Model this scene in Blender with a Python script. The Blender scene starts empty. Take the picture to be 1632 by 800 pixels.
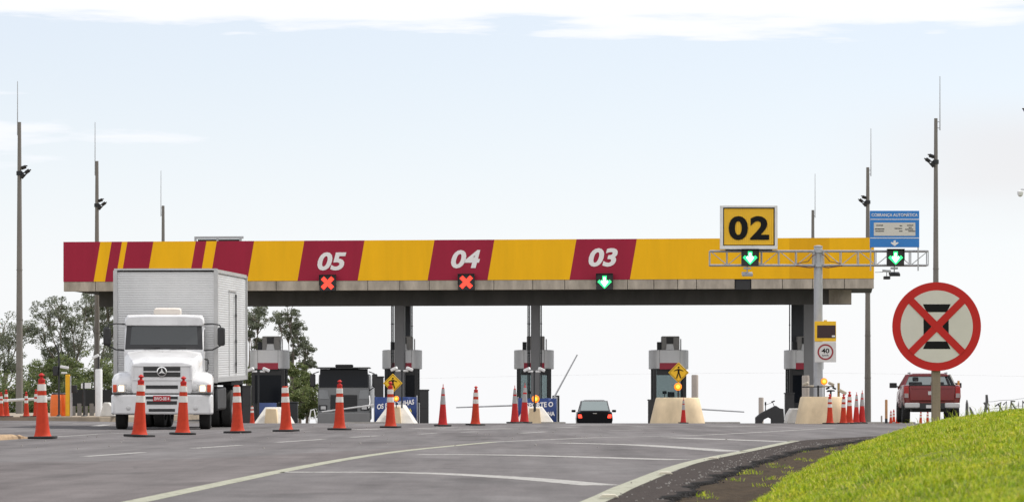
import bpy, math, random
import numpy as np
from mathutils import Vector, Matrix, Euler
R = math.radians
random.seed(11)
rng = np.random.default_rng(5)
S = bpy.context.scene
COL = S.collection
F, U0, VH, HC = 5000.0, 816.0, 640.0, 0.68      # camera: focal length in photo pixels, axis, horizon row, eye height

# ------------------------------------------------------------------ helpers
def P(u, v, Y):
    return Vector(((u-U0)*Y/F, Y, HC+(VH-v)*Y/F))
def sm(t):
    t = min(1, max(0, t)); return t*t*(3-2*t)
def gz(x, y):
    z = 0.0
    if y > 97: z -= .75*sm((y-97)/58)
    if y > 175: z -= .011*(y-175)
    z += .09*sm((-x-9)/8)*sm((y-20)/40)
    return z
def G(u, v):
    Y = HC*F/(v-VH)
    return ((u-U0)*Y/F, Y)

class MB:
    def __init__(s): s.v=[]; s.f=[]; s.m=[]
    def add(s, vs, fs, m=0):
        o=len(s.v); s.v += [tuple(p) for p in vs]
        for f in fs: s.f.append([i+o for i in f]); s.m.append(m)
        return s
    def box(s, x0,x1,y0,y1,z0,z1,m=0):
        vs=[(x,y,z) for z in (z0,z1) for y in (y0,y1) for x in (x0,x1)]
        return s.add(vs,[(0,2,3,1),(4,5,7,6),(0,1,5,4),(2,6,7,3),(0,4,6,2),(1,3,7,5)],m)
    def cbox(s,c,d,rot=None,m=0):
        b=MB().box(-d[0]/2,d[0]/2,-d[1]/2,d[1]/2,-d[2]/2,d[2]/2)
        M=(Euler(rot).to_matrix() if rot is not None else Matrix.Identity(3))
        return s.add([M@Vector(p)+Vector(c) for p in b.v],b.f,m)
    def tube(s,pts,r,n=8,m=0,caps=True):
        pts=[Vector(p) for p in pts]; k=len(pts)
        rs=r if isinstance(r,(list,tuple)) else [r]*k
        vs=[];fs=[]
        t=(pts[1]-pts[0]).normalized()
        a=t.cross(Vector((0,0,1)))
        if a.length<1e-3: a=t.cross(Vector((1,0,0)))
        a.normalize()
        for i in range(k):
            if i==0: t=pts[1]-pts[0]
            elif i==k-1: t=pts[-1]-pts[-2]
            else: t=(pts[i+1]-pts[i]).normalized()+(pts[i]-pts[i-1]).normalized()
            t=t.normalized(); a=(a-t*a.dot(t))
            if a.length<1e-6: a=t.orthogonal()
            a.normalize(); b=t.cross(a)
            for j in range(n):
                w=2*math.pi*j/n; vs.append(pts[i]+(a*math.cos(w)+b*math.sin(w))*rs[i])
        for i in range(k-1):
            for j in range(n):
                fs.append((i*n+j,i*n+(j+1)%n,(i+1)*n+(j+1)%n,(i+1)*n+j))
        if caps: fs+= [tuple(range(n))[::-1], tuple((k-1)*n+j for j in range(n))]
        return s.add(vs,fs,m)
    def lathe(s,prof,n=20,c=(0,0,0),m=0,axis='z',caps=True):
        vs=[];fs=[];k=len(prof)
        for r,z in prof:
            for j in range(n):
                w=2*math.pi*j/n; x,y=r*math.cos(w),r*math.sin(w)
                p={'z':(x,y,z),'y':(x,z,y),'x':(z,x,y)}[axis]
                vs.append((p[0]+c[0],p[1]+c[1],p[2]+c[2]))
        for i in range(k-1):
            for j in range(n): fs.append((i*n+j,i*n+(j+1)%n,(i+1)*n+(j+1)%n,(i+1)*n+j))
        if caps: fs+=[tuple(range(n))[::-1],tuple((k-1)*n+j for j in range(n))]
        return s.add(vs,fs,m)
    def prism(s,poly,a,b,axis='y',m=0):
        n=len(poly); vs=[]
        for t in (a,b):
            for p,q in poly: vs.append({'y':(p,t,q),'x':(t,p,q),'z':(p,q,t)}[axis])
        fs=[tuple(range(n)),tuple(range(2*n-1,n-1,-1))]+[(i,i+n,(i+1)%n+n,(i+1)%n) for i in range(n)]
        return s.add(vs,fs,m)
    def symloft(s,secs,m=0,caps=True):
        vs=[];fs=[];h=len(secs[0][1]); n=2*h
        for y,pts in secs:
            ring=[(x,y,z) for x,z in pts]+[(-x,y,z) for x,z in reversed(pts)]
            vs+=ring
        for i in range(len(secs)-1):
            for j in range(n): fs.append((i*n+j,i*n+(j+1)%n,(i+1)*n+(j+1)%n,(i+1)*n+j))
        if caps: fs+=[tuple(range(n)),tuple((len(secs)-1)*n+j for j in reversed(range(n)))]
        return s.add(vs,fs,m)
    def build(s,name,mats,parent=None,loc=None,rot=None,smooth=35,bevel=0,seg=2):
        me=bpy.data.meshes.new(name); me.from_pydata(s.v,[],s.f)
        if not isinstance(mats,(list,tuple)): mats=[mats]
        for m in mats: me.materials.append(m)
        me.polygons.foreach_set('material_index',s.m)
        import bmesh
        bm=bmesh.new(); bm.from_mesh(me); bmesh.ops.recalc_face_normals(bm,faces=bm.faces); bm.to_mesh(me); bm.free()
        me.polygons.foreach_set('use_smooth',[True]*len(me.polygons)); me.set_sharp_from_angle(angle=R(smooth))
        o=bpy.data.objects.new(name,me); COL.objects.link(o)
        if parent: o.parent=parent
        if loc is not None: o.location=loc
        if rot is not None: o.rotation_euler=rot
        if bevel:
            b=o.modifiers.new('bevel','BEVEL'); b.width=bevel; b.segments=seg; b.limit_method='ANGLE'; b.angle_limit=R(40)
        return o

def tag(o,label=None,cat=None,group=None,kind=None):
    if label: o['label']=label
    if cat: o['category']=cat
    if group: o['group']=group
    if kind: o['kind']=kind
    return o
def thing(name,label,cat,loc,rz=0,group=None):
    o=bpy.data.objects.new(name,None); COL.objects.link(o); o.empty_display_size=.2
    o.location=loc; o.rotation_euler=(0,0,rz); return tag(o,label,cat,group)
def children(o): return list(o.children)
def copy_tree(o,parent=None):
    c=o.copy(); COL.objects.link(c)
    if parent is not None: c.parent=parent
    for ch in children(o): copy_tree(ch,c)
    return c
def struct(o): o['kind']='structure'; return o

# ------------------------------------------------------------------ materials
def lin(*c):
    return tuple(((x/255)/12.92 if x/255<=.04045 else ((x/255+.055)/1.055)**2.4) for x in c)
MATS={}
def M(name,color=(.5,.5,.5),rough=.5,metal=0,var=.1,scale=3,bump=0,bscale=60,emit=0,ecol=None,coat=0,spec=.5,streak=0):
    if name in MATS: return MATS[name]
    m=bpy.data.materials.new(name); m.use_nodes=True; nt=m.node_tree; N=nt.nodes; L=nt.links
    b=N['Principled BSDF']; b.inputs['Roughness'].default_value=rough; b.inputs['Metallic'].default_value=metal
    b.inputs['Specular IOR Level'].default_value=spec
    if coat: b.inputs['Coat Weight'].default_value=coat; b.inputs['Coat Roughness'].default_value=.05
    c=(*color[:3],1)
    tc=N.new('ShaderNodeTexCoord')
    if var>0:
        nz=N.new('ShaderNodeTexNoise'); nz.inputs['Scale'].default_value=scale; nz.inputs['Detail'].default_value=6; nz.inputs['Roughness'].default_value=.65
        src=tc.outputs['Object']
        if streak:
            mp=N.new('ShaderNodeMapping'); mp.inputs['Scale'].default_value=(1,1,1/streak); L.new(src,mp.inputs[0]); src=mp.outputs[0]
        L.new(src,nz.inputs['Vector'])
        mr=N.new('ShaderNodeMapRange'); mr.inputs['From Min'].default_value=.3; mr.inputs['From Max'].default_value=.7
        mr.inputs['To Min'].default_value=1-var; mr.inputs['To Max'].default_value=1+var*.6
        L.new(nz.outputs['Fac'],mr.inputs['Value'])
        mx=N.new('ShaderNodeMix'); mx.data_type='RGBA'; mx.blend_type='MULTIPLY'; mx.inputs['Factor'].default_value=1
        mx.inputs['A'].default_value=c
        cb=N.new('ShaderNodeCombineColor')
        for i in range(3): L.new(mr.outputs[0],cb.inputs[i])
        L.new(cb.outputs[0],mx.inputs['B']); L.new(mx.outputs['Result'],b.inputs['Base Color'])
        mr2=N.new('ShaderNodeMapRange'); mr2.inputs['To Min'].default_value=max(0.02,rough-.12); mr2.inputs['To Max'].default_value=min(1,rough+.12)
        L.new(nz.outputs['Fac'],mr2.inputs['Value']); L.new(mr2.outputs[0],b.inputs['Roughness'])
    else: b.inputs['Base Color'].default_value=c
    if bump:
        n2=N.new('ShaderNodeTexNoise'); n2.inputs['Scale'].default_value=bscale; n2.inputs['Detail'].default_value=4
        L.new(tc.outputs['Object'],n2.inputs['Vector'])
        bp=N.new('ShaderNodeBump'); bp.inputs['Strength'].default_value=bump; bp.inputs['Distance'].default_value=.02
        L.new(n2.outputs['Fac'],bp.inputs['Height']); L.new(bp.outputs[0],b.inputs['Normal'])
    if emit:
        b.inputs['Emission Color'].default_value=(*(ecol or color),1); b.inputs['Emission Strength'].default_value=emit
    MATS[name]=m; return m
def glass(name,tint=(.02,.025,.03),trans=.0,rough=.05):
    if name in MATS: return MATS[name]
    m=bpy.data.materials.new(name); m.use_nodes=True; nt=m.node_tree; N=nt.nodes; L=nt.links
    b=N['Principled BSDF']; b.inputs['Base Color'].default_value=(*tint,1); b.inputs['Roughness'].default_value=rough
    if trans>0:
        t=N.new('ShaderNodeBsdfTransparent'); t.inputs[0].default_value=(.75,.8,.8,1)
        mx=N.new('ShaderNodeMixShader'); mx.inputs[0].default_value=trans
        L.new(b.outputs[0],mx.inputs[1]); L.new(t.outputs[0],mx.inputs[2]); L.new(mx.outputs[0],N['Material Output'].inputs[0])
    MATS[name]=m; return m

white_paint=M('white_paint',(.68,.68,.69),.3,var=.12,scale=2.2,coat=.4)
white_matte=M('white_matte',(.72,.72,.72),.55,var=.1,scale=4)
alu=M('aluminium_sheet',(.62,.625,.63),.42,metal=.35,var=.08,scale=1.2,streak=4)
alu_trim=M('aluminium_trim',(.5,.5,.5),.4,metal=.6,var=.1)
black_plastic=M('black_plastic',(.018,.018,.02),.5,var=.15)
dark_metal=M('dark_metal',(.028,.03,.033),.55,var=.2,spec=.3)
rubber=M('rubber',(.022,.022,.022),.85,var=.2,scale=12)
chrome=M('chrome',(.75,.75,.75),.15,metal=1,var=.05)
steel=M('galvanised_steel',(.42,.43,.45),.5,metal=.4,var=.12,scale=5)
silver=M('silver_panel',(.62,.62,.63),.45,metal=.15,var=.08,scale=2)
red_panel=M('red_panel',(.35,.02,.045),.5,var=.1)
fascia_red=M('fascia_red',(.33,.02,.048),.6,var=.1,scale=1.3,streak=7,spec=.15)
fascia_yellow=M('fascia_yellow',(.88,.47,.012),.6,var=.085,scale=1.3,streak=7,spec=.12)
fascia_yellow2=M('fascia_yellow_darker',(.76,.39,.012),.6,var=.085,scale=1.3,streak=7,spec=.12)  # slightly darker yellow for one stripe and the right end
letter_white=M('letter_white',(.78,.76,.76),.5,var=.06)
letter_black=M('letter_black',(.01,.01,.011),.6,var=.1,spec=.12)
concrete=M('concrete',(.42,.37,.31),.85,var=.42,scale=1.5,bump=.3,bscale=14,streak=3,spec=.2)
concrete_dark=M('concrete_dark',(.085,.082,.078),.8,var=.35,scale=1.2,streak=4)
column_grey=M('column_grey',(.15,.15,.155),.65,var=.14,scale=1.2,streak=3)
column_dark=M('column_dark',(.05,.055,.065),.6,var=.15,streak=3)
pole_concrete=M('pole_concrete',(.19,.175,.16),.85,var=.25,scale=1.5,streak=5,bump=.2,bscale=20)
cream=M('cream_paint',(.72,.57,.37),.75,var=.2,scale=2.2,bump=.15,bscale=30,streak=2)
offwhite=M('offwhite_concrete',(.62,.6,.56),.8,var=.22,scale=2.5,bump=.15)
cone_orange=M('cone_orange',(.52,.046,.018),.6,var=.22,scale=5,spec=.2)
cone_red=M('cone_red',(.47,.026,.024),.6,var=.16,scale=5,spec=.2)
cone_white=M('cone_white',(.66,.64,.6),.5,var=.18,scale=9)
cone_grey=M('cone_grey_band',(.35,.33,.33),.5,var=.2,scale=9)
amber_on=M('amber_beacon',(.9,.3,.02),.3,var=0,emit=1.3,ecol=(1,.2,.008))
amber_core=M('amber_core',(1,.6,.1),.3,var=0,emit=1.6,ecol=(1,.5,.04))
led_red=M('led_red',(1,.05,.03),.4,var=0,emit=1.7,ecol=(1,.04,.02))
led_green=M('led_green',(.1,1,.3),.4,var=0,emit=1.3,ecol=(.0,1,.22))
led_core=M('led_green_core',(.7,1,.85),.4,var=0,emit=3.5,ecol=(.55,1,.75))
head_on=M('headlight_on',(1,.9,.7),.2,var=0,emit=2.6,ecol=(1,.74,.42))
tail_on=M('taillight_on',(1,.05,.03),.3,var=0,emit=2.2,ecol=(1,.06,.03))
tail_off=M('taillight_off',(.35,.01,.012),.15,var=.05)
lens_clear=M('lens_clear',(.55,.55,.55),.12,var=.05)
turn_orange=M('turn_lens',(.6,.07,.02),.2,var=.05)
sign_red=M('sign_red',(.5,.022,.02),.55,var=.08,scale=2,spec=.2)
sign_white=M('sign_white',(.6,.575,.53),.5,var=.06,scale=2)
sign_yellow=M('sign_yellow',(.85,.5,.01),.45,var=.05)
sign_blue=M('sign_blue',(.018,.19,.56),.45,var=.05)
banner_blue=M('banner_blue',(.02,.05,.19),.6,var=.15,scale=4)
yellow_post=M('yellow_post',(.8,.42,.01),.5,var=.1)
barrel_orange=M('barrel_orange',(.78,.16,.02),.55,var=.12)
post_wood=M('post_wood',(.26,.21,.16),.85,var=.3,scale=3,streak=7,bump=.4,bscale=25)
black_paint=M('car_black',(.006,.006,.008),.3,var=.05,spec=.1,coat=.06)
red_paint=M('car_red',(.17,.009,.013),.32,metal=.2,var=.08,coat=.5)
grey_paint=M('truck_grey',(.15,.155,.16),.4,var=.1,coat=.3)
plate_red=M('plate_red',(.4,.01,.02),.4,var=.05)
g_dark=glass('glass_dark',(.008,.01,.014),rough=.12)
g_dark.node_tree.nodes['Principled BSDF'].inputs['Specular IOR Level'].default_value=.15
g_screen=glass('glass_windscreen',(.05,.055,.058),rough=.08)
g_clear=glass('glass_clear',(.02,.025,.03),trans=.8)
g_booth=glass('glass_booth',(.02,.03,.05),trans=.82)
g_car=glass('glass_car',(.06,.065,.07),trans=.4)

def text_mb(mb,s,width,height,cx,cz,y,depth=.01,m=0,off=0,shear=0,space=1):
    cu=bpy.data.curves.new('t','FONT'); cu.body=s; cu.size=1; cu.offset=off; cu.shear=shear; cu.space_character=space; cu.resolution_u=4
    o=bpy.data.objects.new('t',cu); COL.objects.link(o)
    bpy.context.view_layer.update()
    me=bpy.data.meshes.new_from_object(o.evaluated_get(bpy.context.evaluated_depsgraph_get()))
    vs=[v.co.copy() for v in me.vertices]; fs=[tuple(p.vertices) for p in me.polygons]
    bpy.data.objects.remove(o); bpy.data.curves.remove(cu); bpy.data.meshes.remove(me)
    x0=min(v.x for v in vs);x1=max(v.x for v in vs);y0=min(v.y for v in vs);y1=max(v.y for v in vs)
    sx=width/(x1-x0); sz=height/(y1-y0)
    f=[(cx+(v.x-(x0+x1)/2)*sx, y-depth, cz+(v.y-(y0+y1)/2)*sz) for v in vs]
    mb.add(f,fs,m)
    # side walls from boundary edges
    cnt={}
    for p in fs:
        for i in range(len(p)):
            e=(p[i],p[(i+1)%len(p)]); cnt[tuple(sorted(e))]=cnt.get(tuple(sorted(e)),0)+1
    vv=[];ff=[]
    for e,c in cnt.items():
        if c==1:
            a,b=f[e[0]],f[e[1]]; o_=len(vv)
            vv+=[a,b,(b[0],y,b[2]),(a[0],y,a[2])]; ff.append((o_,o_+1,o_+2,o_+3))
    mb.add(vv,ff,m); return mb

# ------------------------------------------------------------------ camera, world, sun
cam=bpy.data.cameras.new('camera'); co=bpy.data.objects.new('camera',cam); COL.objects.link(co)
co.location=(0,0,HC); co.rotation_euler=(R(90),0,0)
cam.sensor_width=36; cam.lens=36*F/1632; cam.shift_y=240/1632; cam.clip_start=.1; cam.clip_end=20000
cam.dof.use_dof=True; cam.dof.focus_distance=85; cam.dof.aperture_fstop=11
S.camera=co

SUN_EL,SUN_AZ=R(52),R(58)     # azimuth measured from +Y towards +X
w=bpy.data.worlds.new('World'); S.world=w; w.use_nodes=True; nt=w.node_tree; N=nt.nodes; L=nt.links
bg=N['Background']; bg.inputs['Strength'].default_value=.1
tc=N.new('ShaderNodeTexCoord'); sp=N.new('ShaderNodeSeparateXYZ'); L.new(tc.outputs['Generated'],sp.inputs[0])
def mth(op,a,b=None,c=None):
    n=N.new('ShaderNodeMath'); n.operation=op
    for i,x in enumerate((a,b,c)):
        if x is None: continue
        if hasattr(x,'is_linked') or hasattr(x,'links'): L.new(x,n.inputs[i])
        else: n.inputs[i].default_value=x
    return n.outputs[0]
def sstep(x,a,b):
    n=N.new('ShaderNodeMapRange'); n.interpolation_type='SMOOTHSTEP'; L.new(x,n.inputs['Value'])
    n.inputs['From Min'].default_value=a; n.inputs['From Max'].default_value=b; return n.outputs[0]
zc=mth('MAXIMUM',sp.outputs['Z'],.012)
cb=N.new('ShaderNodeCombineXYZ'); L.new(sp.outputs['X'],cb.inputs[0]); L.new(sp.outputs['Y'],cb.inputs[1]); L.new(zc,cb.inputs[2])
sky=N.new('ShaderNodeTexSky'); sky.sky_type='NISHITA'; sky.sun_disc=False; sky.sun_elevation=SUN_EL; sky.sun_rotation=SUN_AZ
sky.dust_density=.6; sky.air_density=1.0; L.new(cb.outputs[0],sky.inputs[0])
def noise(scale,det,mapscale,seed=0):
    mp=N.new('ShaderNodeMapping'); mp.inputs['Scale'].default_value=mapscale; mp.inputs['Location'].default_value=(seed,seed*.7,seed*.3); L.new(tc.outputs['Generated'],mp.inputs[0])
    n=N.new('ShaderNodeTexNoise'); n.inputs['Scale'].default_value=scale; n.inputs['Detail'].default_value=det; L.new(mp.outputs[0],n.inputs['Vector']); return n.outputs['Fac']
n1=noise(9,8,(1,1,9),3.1); n2=noise(3,5,(1,1,3),7.7); n3=noise(22,9,(1,1,9),1.3)
X_,Z_=sp.outputs['X'],sp.outputs['Z']
# high bright cloud sheet, its lower edge near 7 degrees of elevation
e=mth('ADD',Z_,mth('MULTIPLY',mth('SUBTRACT',n1,.5),.03))
e=mth('ADD',e,mth('MULTIPLY',mth('SUBTRACT',n3,.5),.014))
e=mth('SUBTRACT',e,mth('MULTIPLY',mth('MAXIMUM',mth('ABSOLUTE',mth('ADD',X_,.03)),0),.012))
c1=sstep(e,.1135,.1205)
c1=mth('MULTIPLY',c1,mth('SUBTRACT',1,mth('MULTIPLY',sstep(Z_,.25,.6),.65)))
# low streaks at the left
e2=mth('ADD',mth('ABSOLUTE',mth('SUBTRACT',Z_,.083)),mth('MULTIPLY',mth('SUBTRACT',n3,.5),.045))
e2=mth('ADD',e2,mth('MULTIPLY',mth('ADD',X_,.16),.14))
c2=mth('MULTIPLY',mth('SUBTRACT',1,sstep(e2,-.002,.02)),.9)
c3=mth('MULTIPLY',sstep(n2,.5,.7),.45)
cl=mth('MAXIMUM',mth('MAXIMUM',c1,c2),c3)
haze=mth('SUBTRACT',1,sstep(Z_,.0,.12))          # whitening of the air near the horizon
fac=mth('MAXIMUM',mth('MULTIPLY',cl,1.0),mth('ADD',.55,mth('MULTIPLY',haze,.3)))
mixn=N.new('ShaderNodeMix'); mixn.data_type='RGBA'; L.new(fac,mixn.inputs['Factor'])
SKYK=N.new('ShaderNodeMix'); SKYK.data_type='RGBA'; SKYK.blend_type='MULTIPLY'; SKYK.inputs['Factor'].default_value=1; SKYK.inputs['B'].default_value=(1.25,1.25,1.32,1)
L.new(sky.outputs[0],SKYK.inputs['A'])
L.new(SKYK.outputs['Result'],mixn.inputs['A']); mixn.inputs['B'].default_value=(10.0,10.12,10.55,1)
# faint smoke on the right
sk=mth('MULTIPLY',sstep(X_,.09,.16),mth('MULTIPLY',sstep(mth('ADD',Z_,mth('MULTIPLY',mth('SUBTRACT',n1,.5),.02)),.05,.075),mth('SUBTRACT',1,sstep(Z_,.08,.1))))
mix2=N.new('ShaderNodeMix'); mix2.data_type='RGBA'; L.new(mth('MULTIPLY',sk,.55),mix2.inputs['Factor']); L.new(mixn.outputs['Result'],mix2.inputs['A']); mix2.inputs['B'].default_value=(8.4,8.0,8.0,1)
# unseen bright bank added to the sky behind the camera to fill camera-facing sides
bk=mth('MULTIPLY',sstep(mth('MULTIPLY',sp.outputs['Y'],-1),.0,.5),mth('ADD',.55,mth('MULTIPLY',sstep(n2,.4,.6),.45)))
bk=mth('MULTIPLY',bk,sstep(Z_,-.02,.08))
mix3=N.new('ShaderNodeMix'); mix3.data_type='RGBA'; L.new(bk,mix3.inputs['Factor']); L.new(mix2.outputs['Result'],mix3.inputs['A']); mix3.inputs['B'].default_value=(14.5,14.2,14,1)
L.new(mix3.outputs['Result'],bg.inputs['Color'])
sl=bpy.data.lights.new('sun','SUN'); sl.energy=4.0; sl.angle=R(3); sl.color=(1,.95,.86)
so=bpy.data.objects.new('sun',sl); COL.objects.link(so)
d=Vector((math.sin(SUN_AZ)*math.cos(SUN_EL),math.cos(SUN_AZ)*math.cos(SUN_EL),math.sin(SUN_EL)))
so.rotation_euler=(-d).to_track_quat('-Z','Y').to_euler(); so.location=(30,60,60)
vs=S.view_settings; vs.view_transform='Standard'; vs.look='None'; vs.exposure=0; vs.gamma=1; vs.use_curve_mapping=False
S.cycles.max_bounces=6; S.cycles.transparent_max_bounces=8; S.cycles.use_denoising=True
S.render.filter_size=1.6

# ------------------------------------------------------------------ ground, road, markings
def tab(x,t):
    return float(np.interp(x,[a for a,_ in t],[b for _,b in t]))
EDGE=[(-30,-6.0),(0,-1.7),(21.2,1.04),(25.8,1.51),(35,2.7),(43.9,3.98),(54.8,6.05),(62,7.5),(72,10),(82,13.5),(92,17),(110,19.5),(160,21),(600,26)]
GAP=[(0,.6),(21,.58),(36,.72),(46,.75),(56,.22),(70,.2),(600,.2)]
LINE=[(-30,-3.6),(0,-1.5),(21.25,.54),(25.8,.98),(35,1.99),(43.9,3.32),(54.8,4.95),(60,5.9)]
def xe(y): return tab(y,EDGE)
def wob(y): return .05*math.sin(y*1.9)+.035*math.sin(y*4.7+1)+.02*math.sin(y*11.3+2)
def toe(y): return xe(y)+tab(y,GAP)

mp_g=M('terrain_soil',(.07,.085,.025),.95,var=.35,scale=.4)
mb=MB()
xs=[-3000,-800,-300,-120,-60,-40,-30,-26]+list(range(-24,26,2))+[30,40,60,120,300,800,3000]
ys=[-200,-60,-20]+list(range(0,200,4))+[220,260,320,400,600,900,1400,2200,3500]
n=len(xs)
for y in ys:
    for x in xs: mb.v.append((x,y,gz(x,y)-.16-(0.0)))
for j in range(len(ys)-1):
    for i in range(n-1):
        mb.f.append((j*n+i,j*n+i+1,(j+1)*n+i+1,(j+1)*n+i)); mb.m.append(0)
struct(mb.build('ground',mp_g))

def road_mat():
    m=bpy.data.materials.new('asphalt'); m.use_nodes=True; nt=m.node_tree; N=nt.nodes; L=nt.links
    b=N['Principled BSDF']; b.inputs['Roughness'].default_value=.92; b.inputs['Specular IOR Level'].default_value=.2
    tc=N.new('ShaderNodeTexCoord')
    def nz(scale,det,ms=(1,1,1),rough=.6):
        mp=N.new('ShaderNodeMapping'); mp.inputs['Scale'].default_value=ms; L.new(tc.outputs['Object'],mp.inputs[0])
        n=N.new('ShaderNodeTexNoise'); n.inputs['Scale'].default_value=scale; n.inputs['Detail'].default_value=det; n.inputs['Roughness'].default_value=rough
        L.new(mp.outputs[0],n.inputs['Vector']); return n.outputs['Fac']
    big=nz(.35,5,(1,.25,1)); st=nz(1.6,4,(1,.05,1)); sp=nz(55,3); mid=nz(2.2,6,(1,.5,1))
    def ramp(x,stops):
        r=N.new('ShaderNodeValToRGB'); L.new(x,r.inputs[0])
        el=r.color_ramp.elements
        while len(el)<len(stops): el.new(.5)
        for e,(p,c) in zip(el,stops): e.position=p; e.color=(*c,1)
        return r.outputs[0]
    c=ramp(big,[(.28,(.105,.094,.095)),(.5,(.137,.127,.128)),(.72,(.175,.165,.166))])
    def mul(a,x,lo,hi,f0=.3,f1=.7):
        mr=N.new('ShaderNodeMapRange'); mr.inputs['From Min'].default_value=f0; mr.inputs['From Max'].default_value=f1
        mr.inputs['To Min'].default_value=lo; mr.inputs['To Max'].default_value=hi; L.new(x,mr.inputs[0])
        cb=N.new('ShaderNodeCombineColor'); [L.new(mr.outputs[0],cb.inputs[i]) for i in range(3)]
        mx=N.new('ShaderNodeMix'); mx.data_type='RGBA'; mx.blend_type='MULTIPLY'; mx.inputs['Factor'].default_value=1
        L.new(a,mx.inputs['A']); L.new(cb.outputs[0],mx.inputs['B']); return mx.outputs['Result']
    c=mul(c,st,.74,1.16); c=mul(c,mid,.84,1.12); c=mul(c,nz(.9,3,(1,.35,1),.5),.74,1.0,.3,.42); c=mul(c,sp,.72,1.25)
    # cracks
    vo=N.new('ShaderNodeTexVoronoi'); vo.feature='DISTANCE_TO_EDGE'; vo.inputs['Scale'].default_value=.33
    mp=N.new('ShaderNodeMapping'); L.new(tc.outputs['Object'],mp.inputs[0])
    dn=N.new('ShaderNodeTexNoise'); dn.inputs['Scale'].default_value=1.3; dn.inputs['Detail'].default_value=4; L.new(tc.outputs['Object'],dn.inputs['Vector'])
    va=N.new('ShaderNodeVectorMath'); va.operation='MULTIPLY_ADD'; va.inputs[1].default_value=(1.6,1.6,0); L.new(dn.outputs['Color'],va.inputs[0]); L.new(mp.outputs[0],va.inputs[2])
    L.new(va.outputs[0],vo.inputs['Vector'])
    gate=nz(.12,2)
    mr=N.new('ShaderNodeMapRange'); mr.inputs['From Min'].default_value=.0; mr.inputs['From Max'].default_value=.012; mr.inputs['To Min'].default_value=.55; mr.inputs['To Max'].default_value=1; L.new(vo.outputs['Distance'],mr.inputs[0])
    cb=N.new('ShaderNodeCombineColor'); [L.new(mr.outputs[0],cb.inputs[i]) for i in range(3)]
    mx=N.new('ShaderNodeMix'); mx.data_type='RGBA'; mx.blend_type='MULTIPLY'
    g2=N.new('ShaderNodeMapRange'); g2.inputs['From Min'].default_value=.5; g2.inputs['From Max'].default_value=.6; L.new(gate,g2.inputs[0])
    L.new(g2.outputs[0],mx.inputs['Factor']); L.new(c,mx.inputs['A']); L.new(cb.outputs[0],mx.inputs['B']); c=mx.outputs['Result']
    L.new(c,b.inputs['Base Color'])
    bp=N.new('ShaderNodeBump'); bp.inputs['Strength'].default_value=.5; bp.inputs['Distance'].default_value=.004
    L.new(sp,bp.inputs['Height']); L.new(bp.outputs[0],b.inputs['Normal'])
    return m
asphalt=road_mat()
mb=MB(); XL=-27
ys=[-25+i*1.0 for i in range(205)]+[182+i*8 for i in range(40)]
NX=44
for y in ys:
    e=xe(y)-.32
    for i in range(NX+1):
        x=XL+(e-XL)*i/NX; mb.v.append((x,y,gz(x,y)))
for j in range(len(ys)-1):
    for i in range(NX):
        a=j*(NX+1)+i; mb.f.append((a,a+1,a+NX+2,a+NX+1)); mb.m.append(0)
struct(mb.build('road',asphalt))

shoulder_m=M('shoulder_chip_seal',(.05,.04,.036),.95,var=.4,scale=9,bump=.8,bscale=45,spec=.12)
mb=MB()
ys=[-25+i*.15 for i in range(1234)]
for y in ys:
    e=xe(y); w_=e+wob(y)
    x0=(tab(y,LINE)+.07) if y<54.8 else (lambda t:(tab(y,LINE)+.07)*(1-t)+(e-.32)*t)(sm((y-54.8)/8))
    z=gz(e,y)
    mb.v+=[(x0+.012*math.sin(y*3.1),y,z+.001),(e-.2,y,z+.006),(w_-.035+.02*math.sin(y*7.7),y,z+.006),(w_,y,z-.004),(w_+.03,y,z-.07)]
for j in range(len(ys)-1):
    for i in range(4):
        a=j*5+i; mb.f.append((a,a+1,a+6,a+5)); mb.m.append(1 if i>=2 else 0)
struct(mb.build('road_shoulder',[shoulder_m,M('tar_lip',(.012,.011,.011),.9,var=.3,scale=8,bump=.6,spec=.1)]))

def paint(name,col,wear=.35):
    m=bpy.data.materials.new(name); m.use_nodes=True; nt=m.node_tree; N=nt.nodes; L=nt.links
    b=N['Principled BSDF']; b.inputs['Roughness'].default_value=.8; b.inputs['Base Color'].default_value=(*col,1); b.inputs['Specular IOR Level'].default_value=.3
    tc=N.new('ShaderNodeTexCoord'); n=N.new('ShaderNodeTexNoise'); n.inputs['Scale'].default_value=7; n.inputs['Detail'].default_value=9; n.inputs['Roughness'].default_value=.75
    L.new(tc.outputs['Object'],n.inputs['Vector'])
    r=N.new('ShaderNodeMapRange'); r.inputs['From Min'].default_value=.25; r.inputs['From Max'].default_value=.5; r.inputs['To Min'].default_value=1-wear*1.6; r.inputs['To Max'].default_value=1; L.new(n.outputs[0],r.inputs[0])
    t=N.new('ShaderNodeBsdfTransparent'); mx=N.new('ShaderNodeMixShader'); L.new(r.outputs[0],mx.inputs[0]); L.new(t.outputs[0],mx.inputs[1]); L.new(b.outputs[0],mx.inputs[2]); L.new(mx.outputs[0],N['Material Output'].inputs[0])
    return m
paint_white=paint('road_paint_white',(.34,.33,.315),.6)
paint_yellow=paint('road_paint_pale_yellow',(.32,.32,.25),.5)
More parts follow.
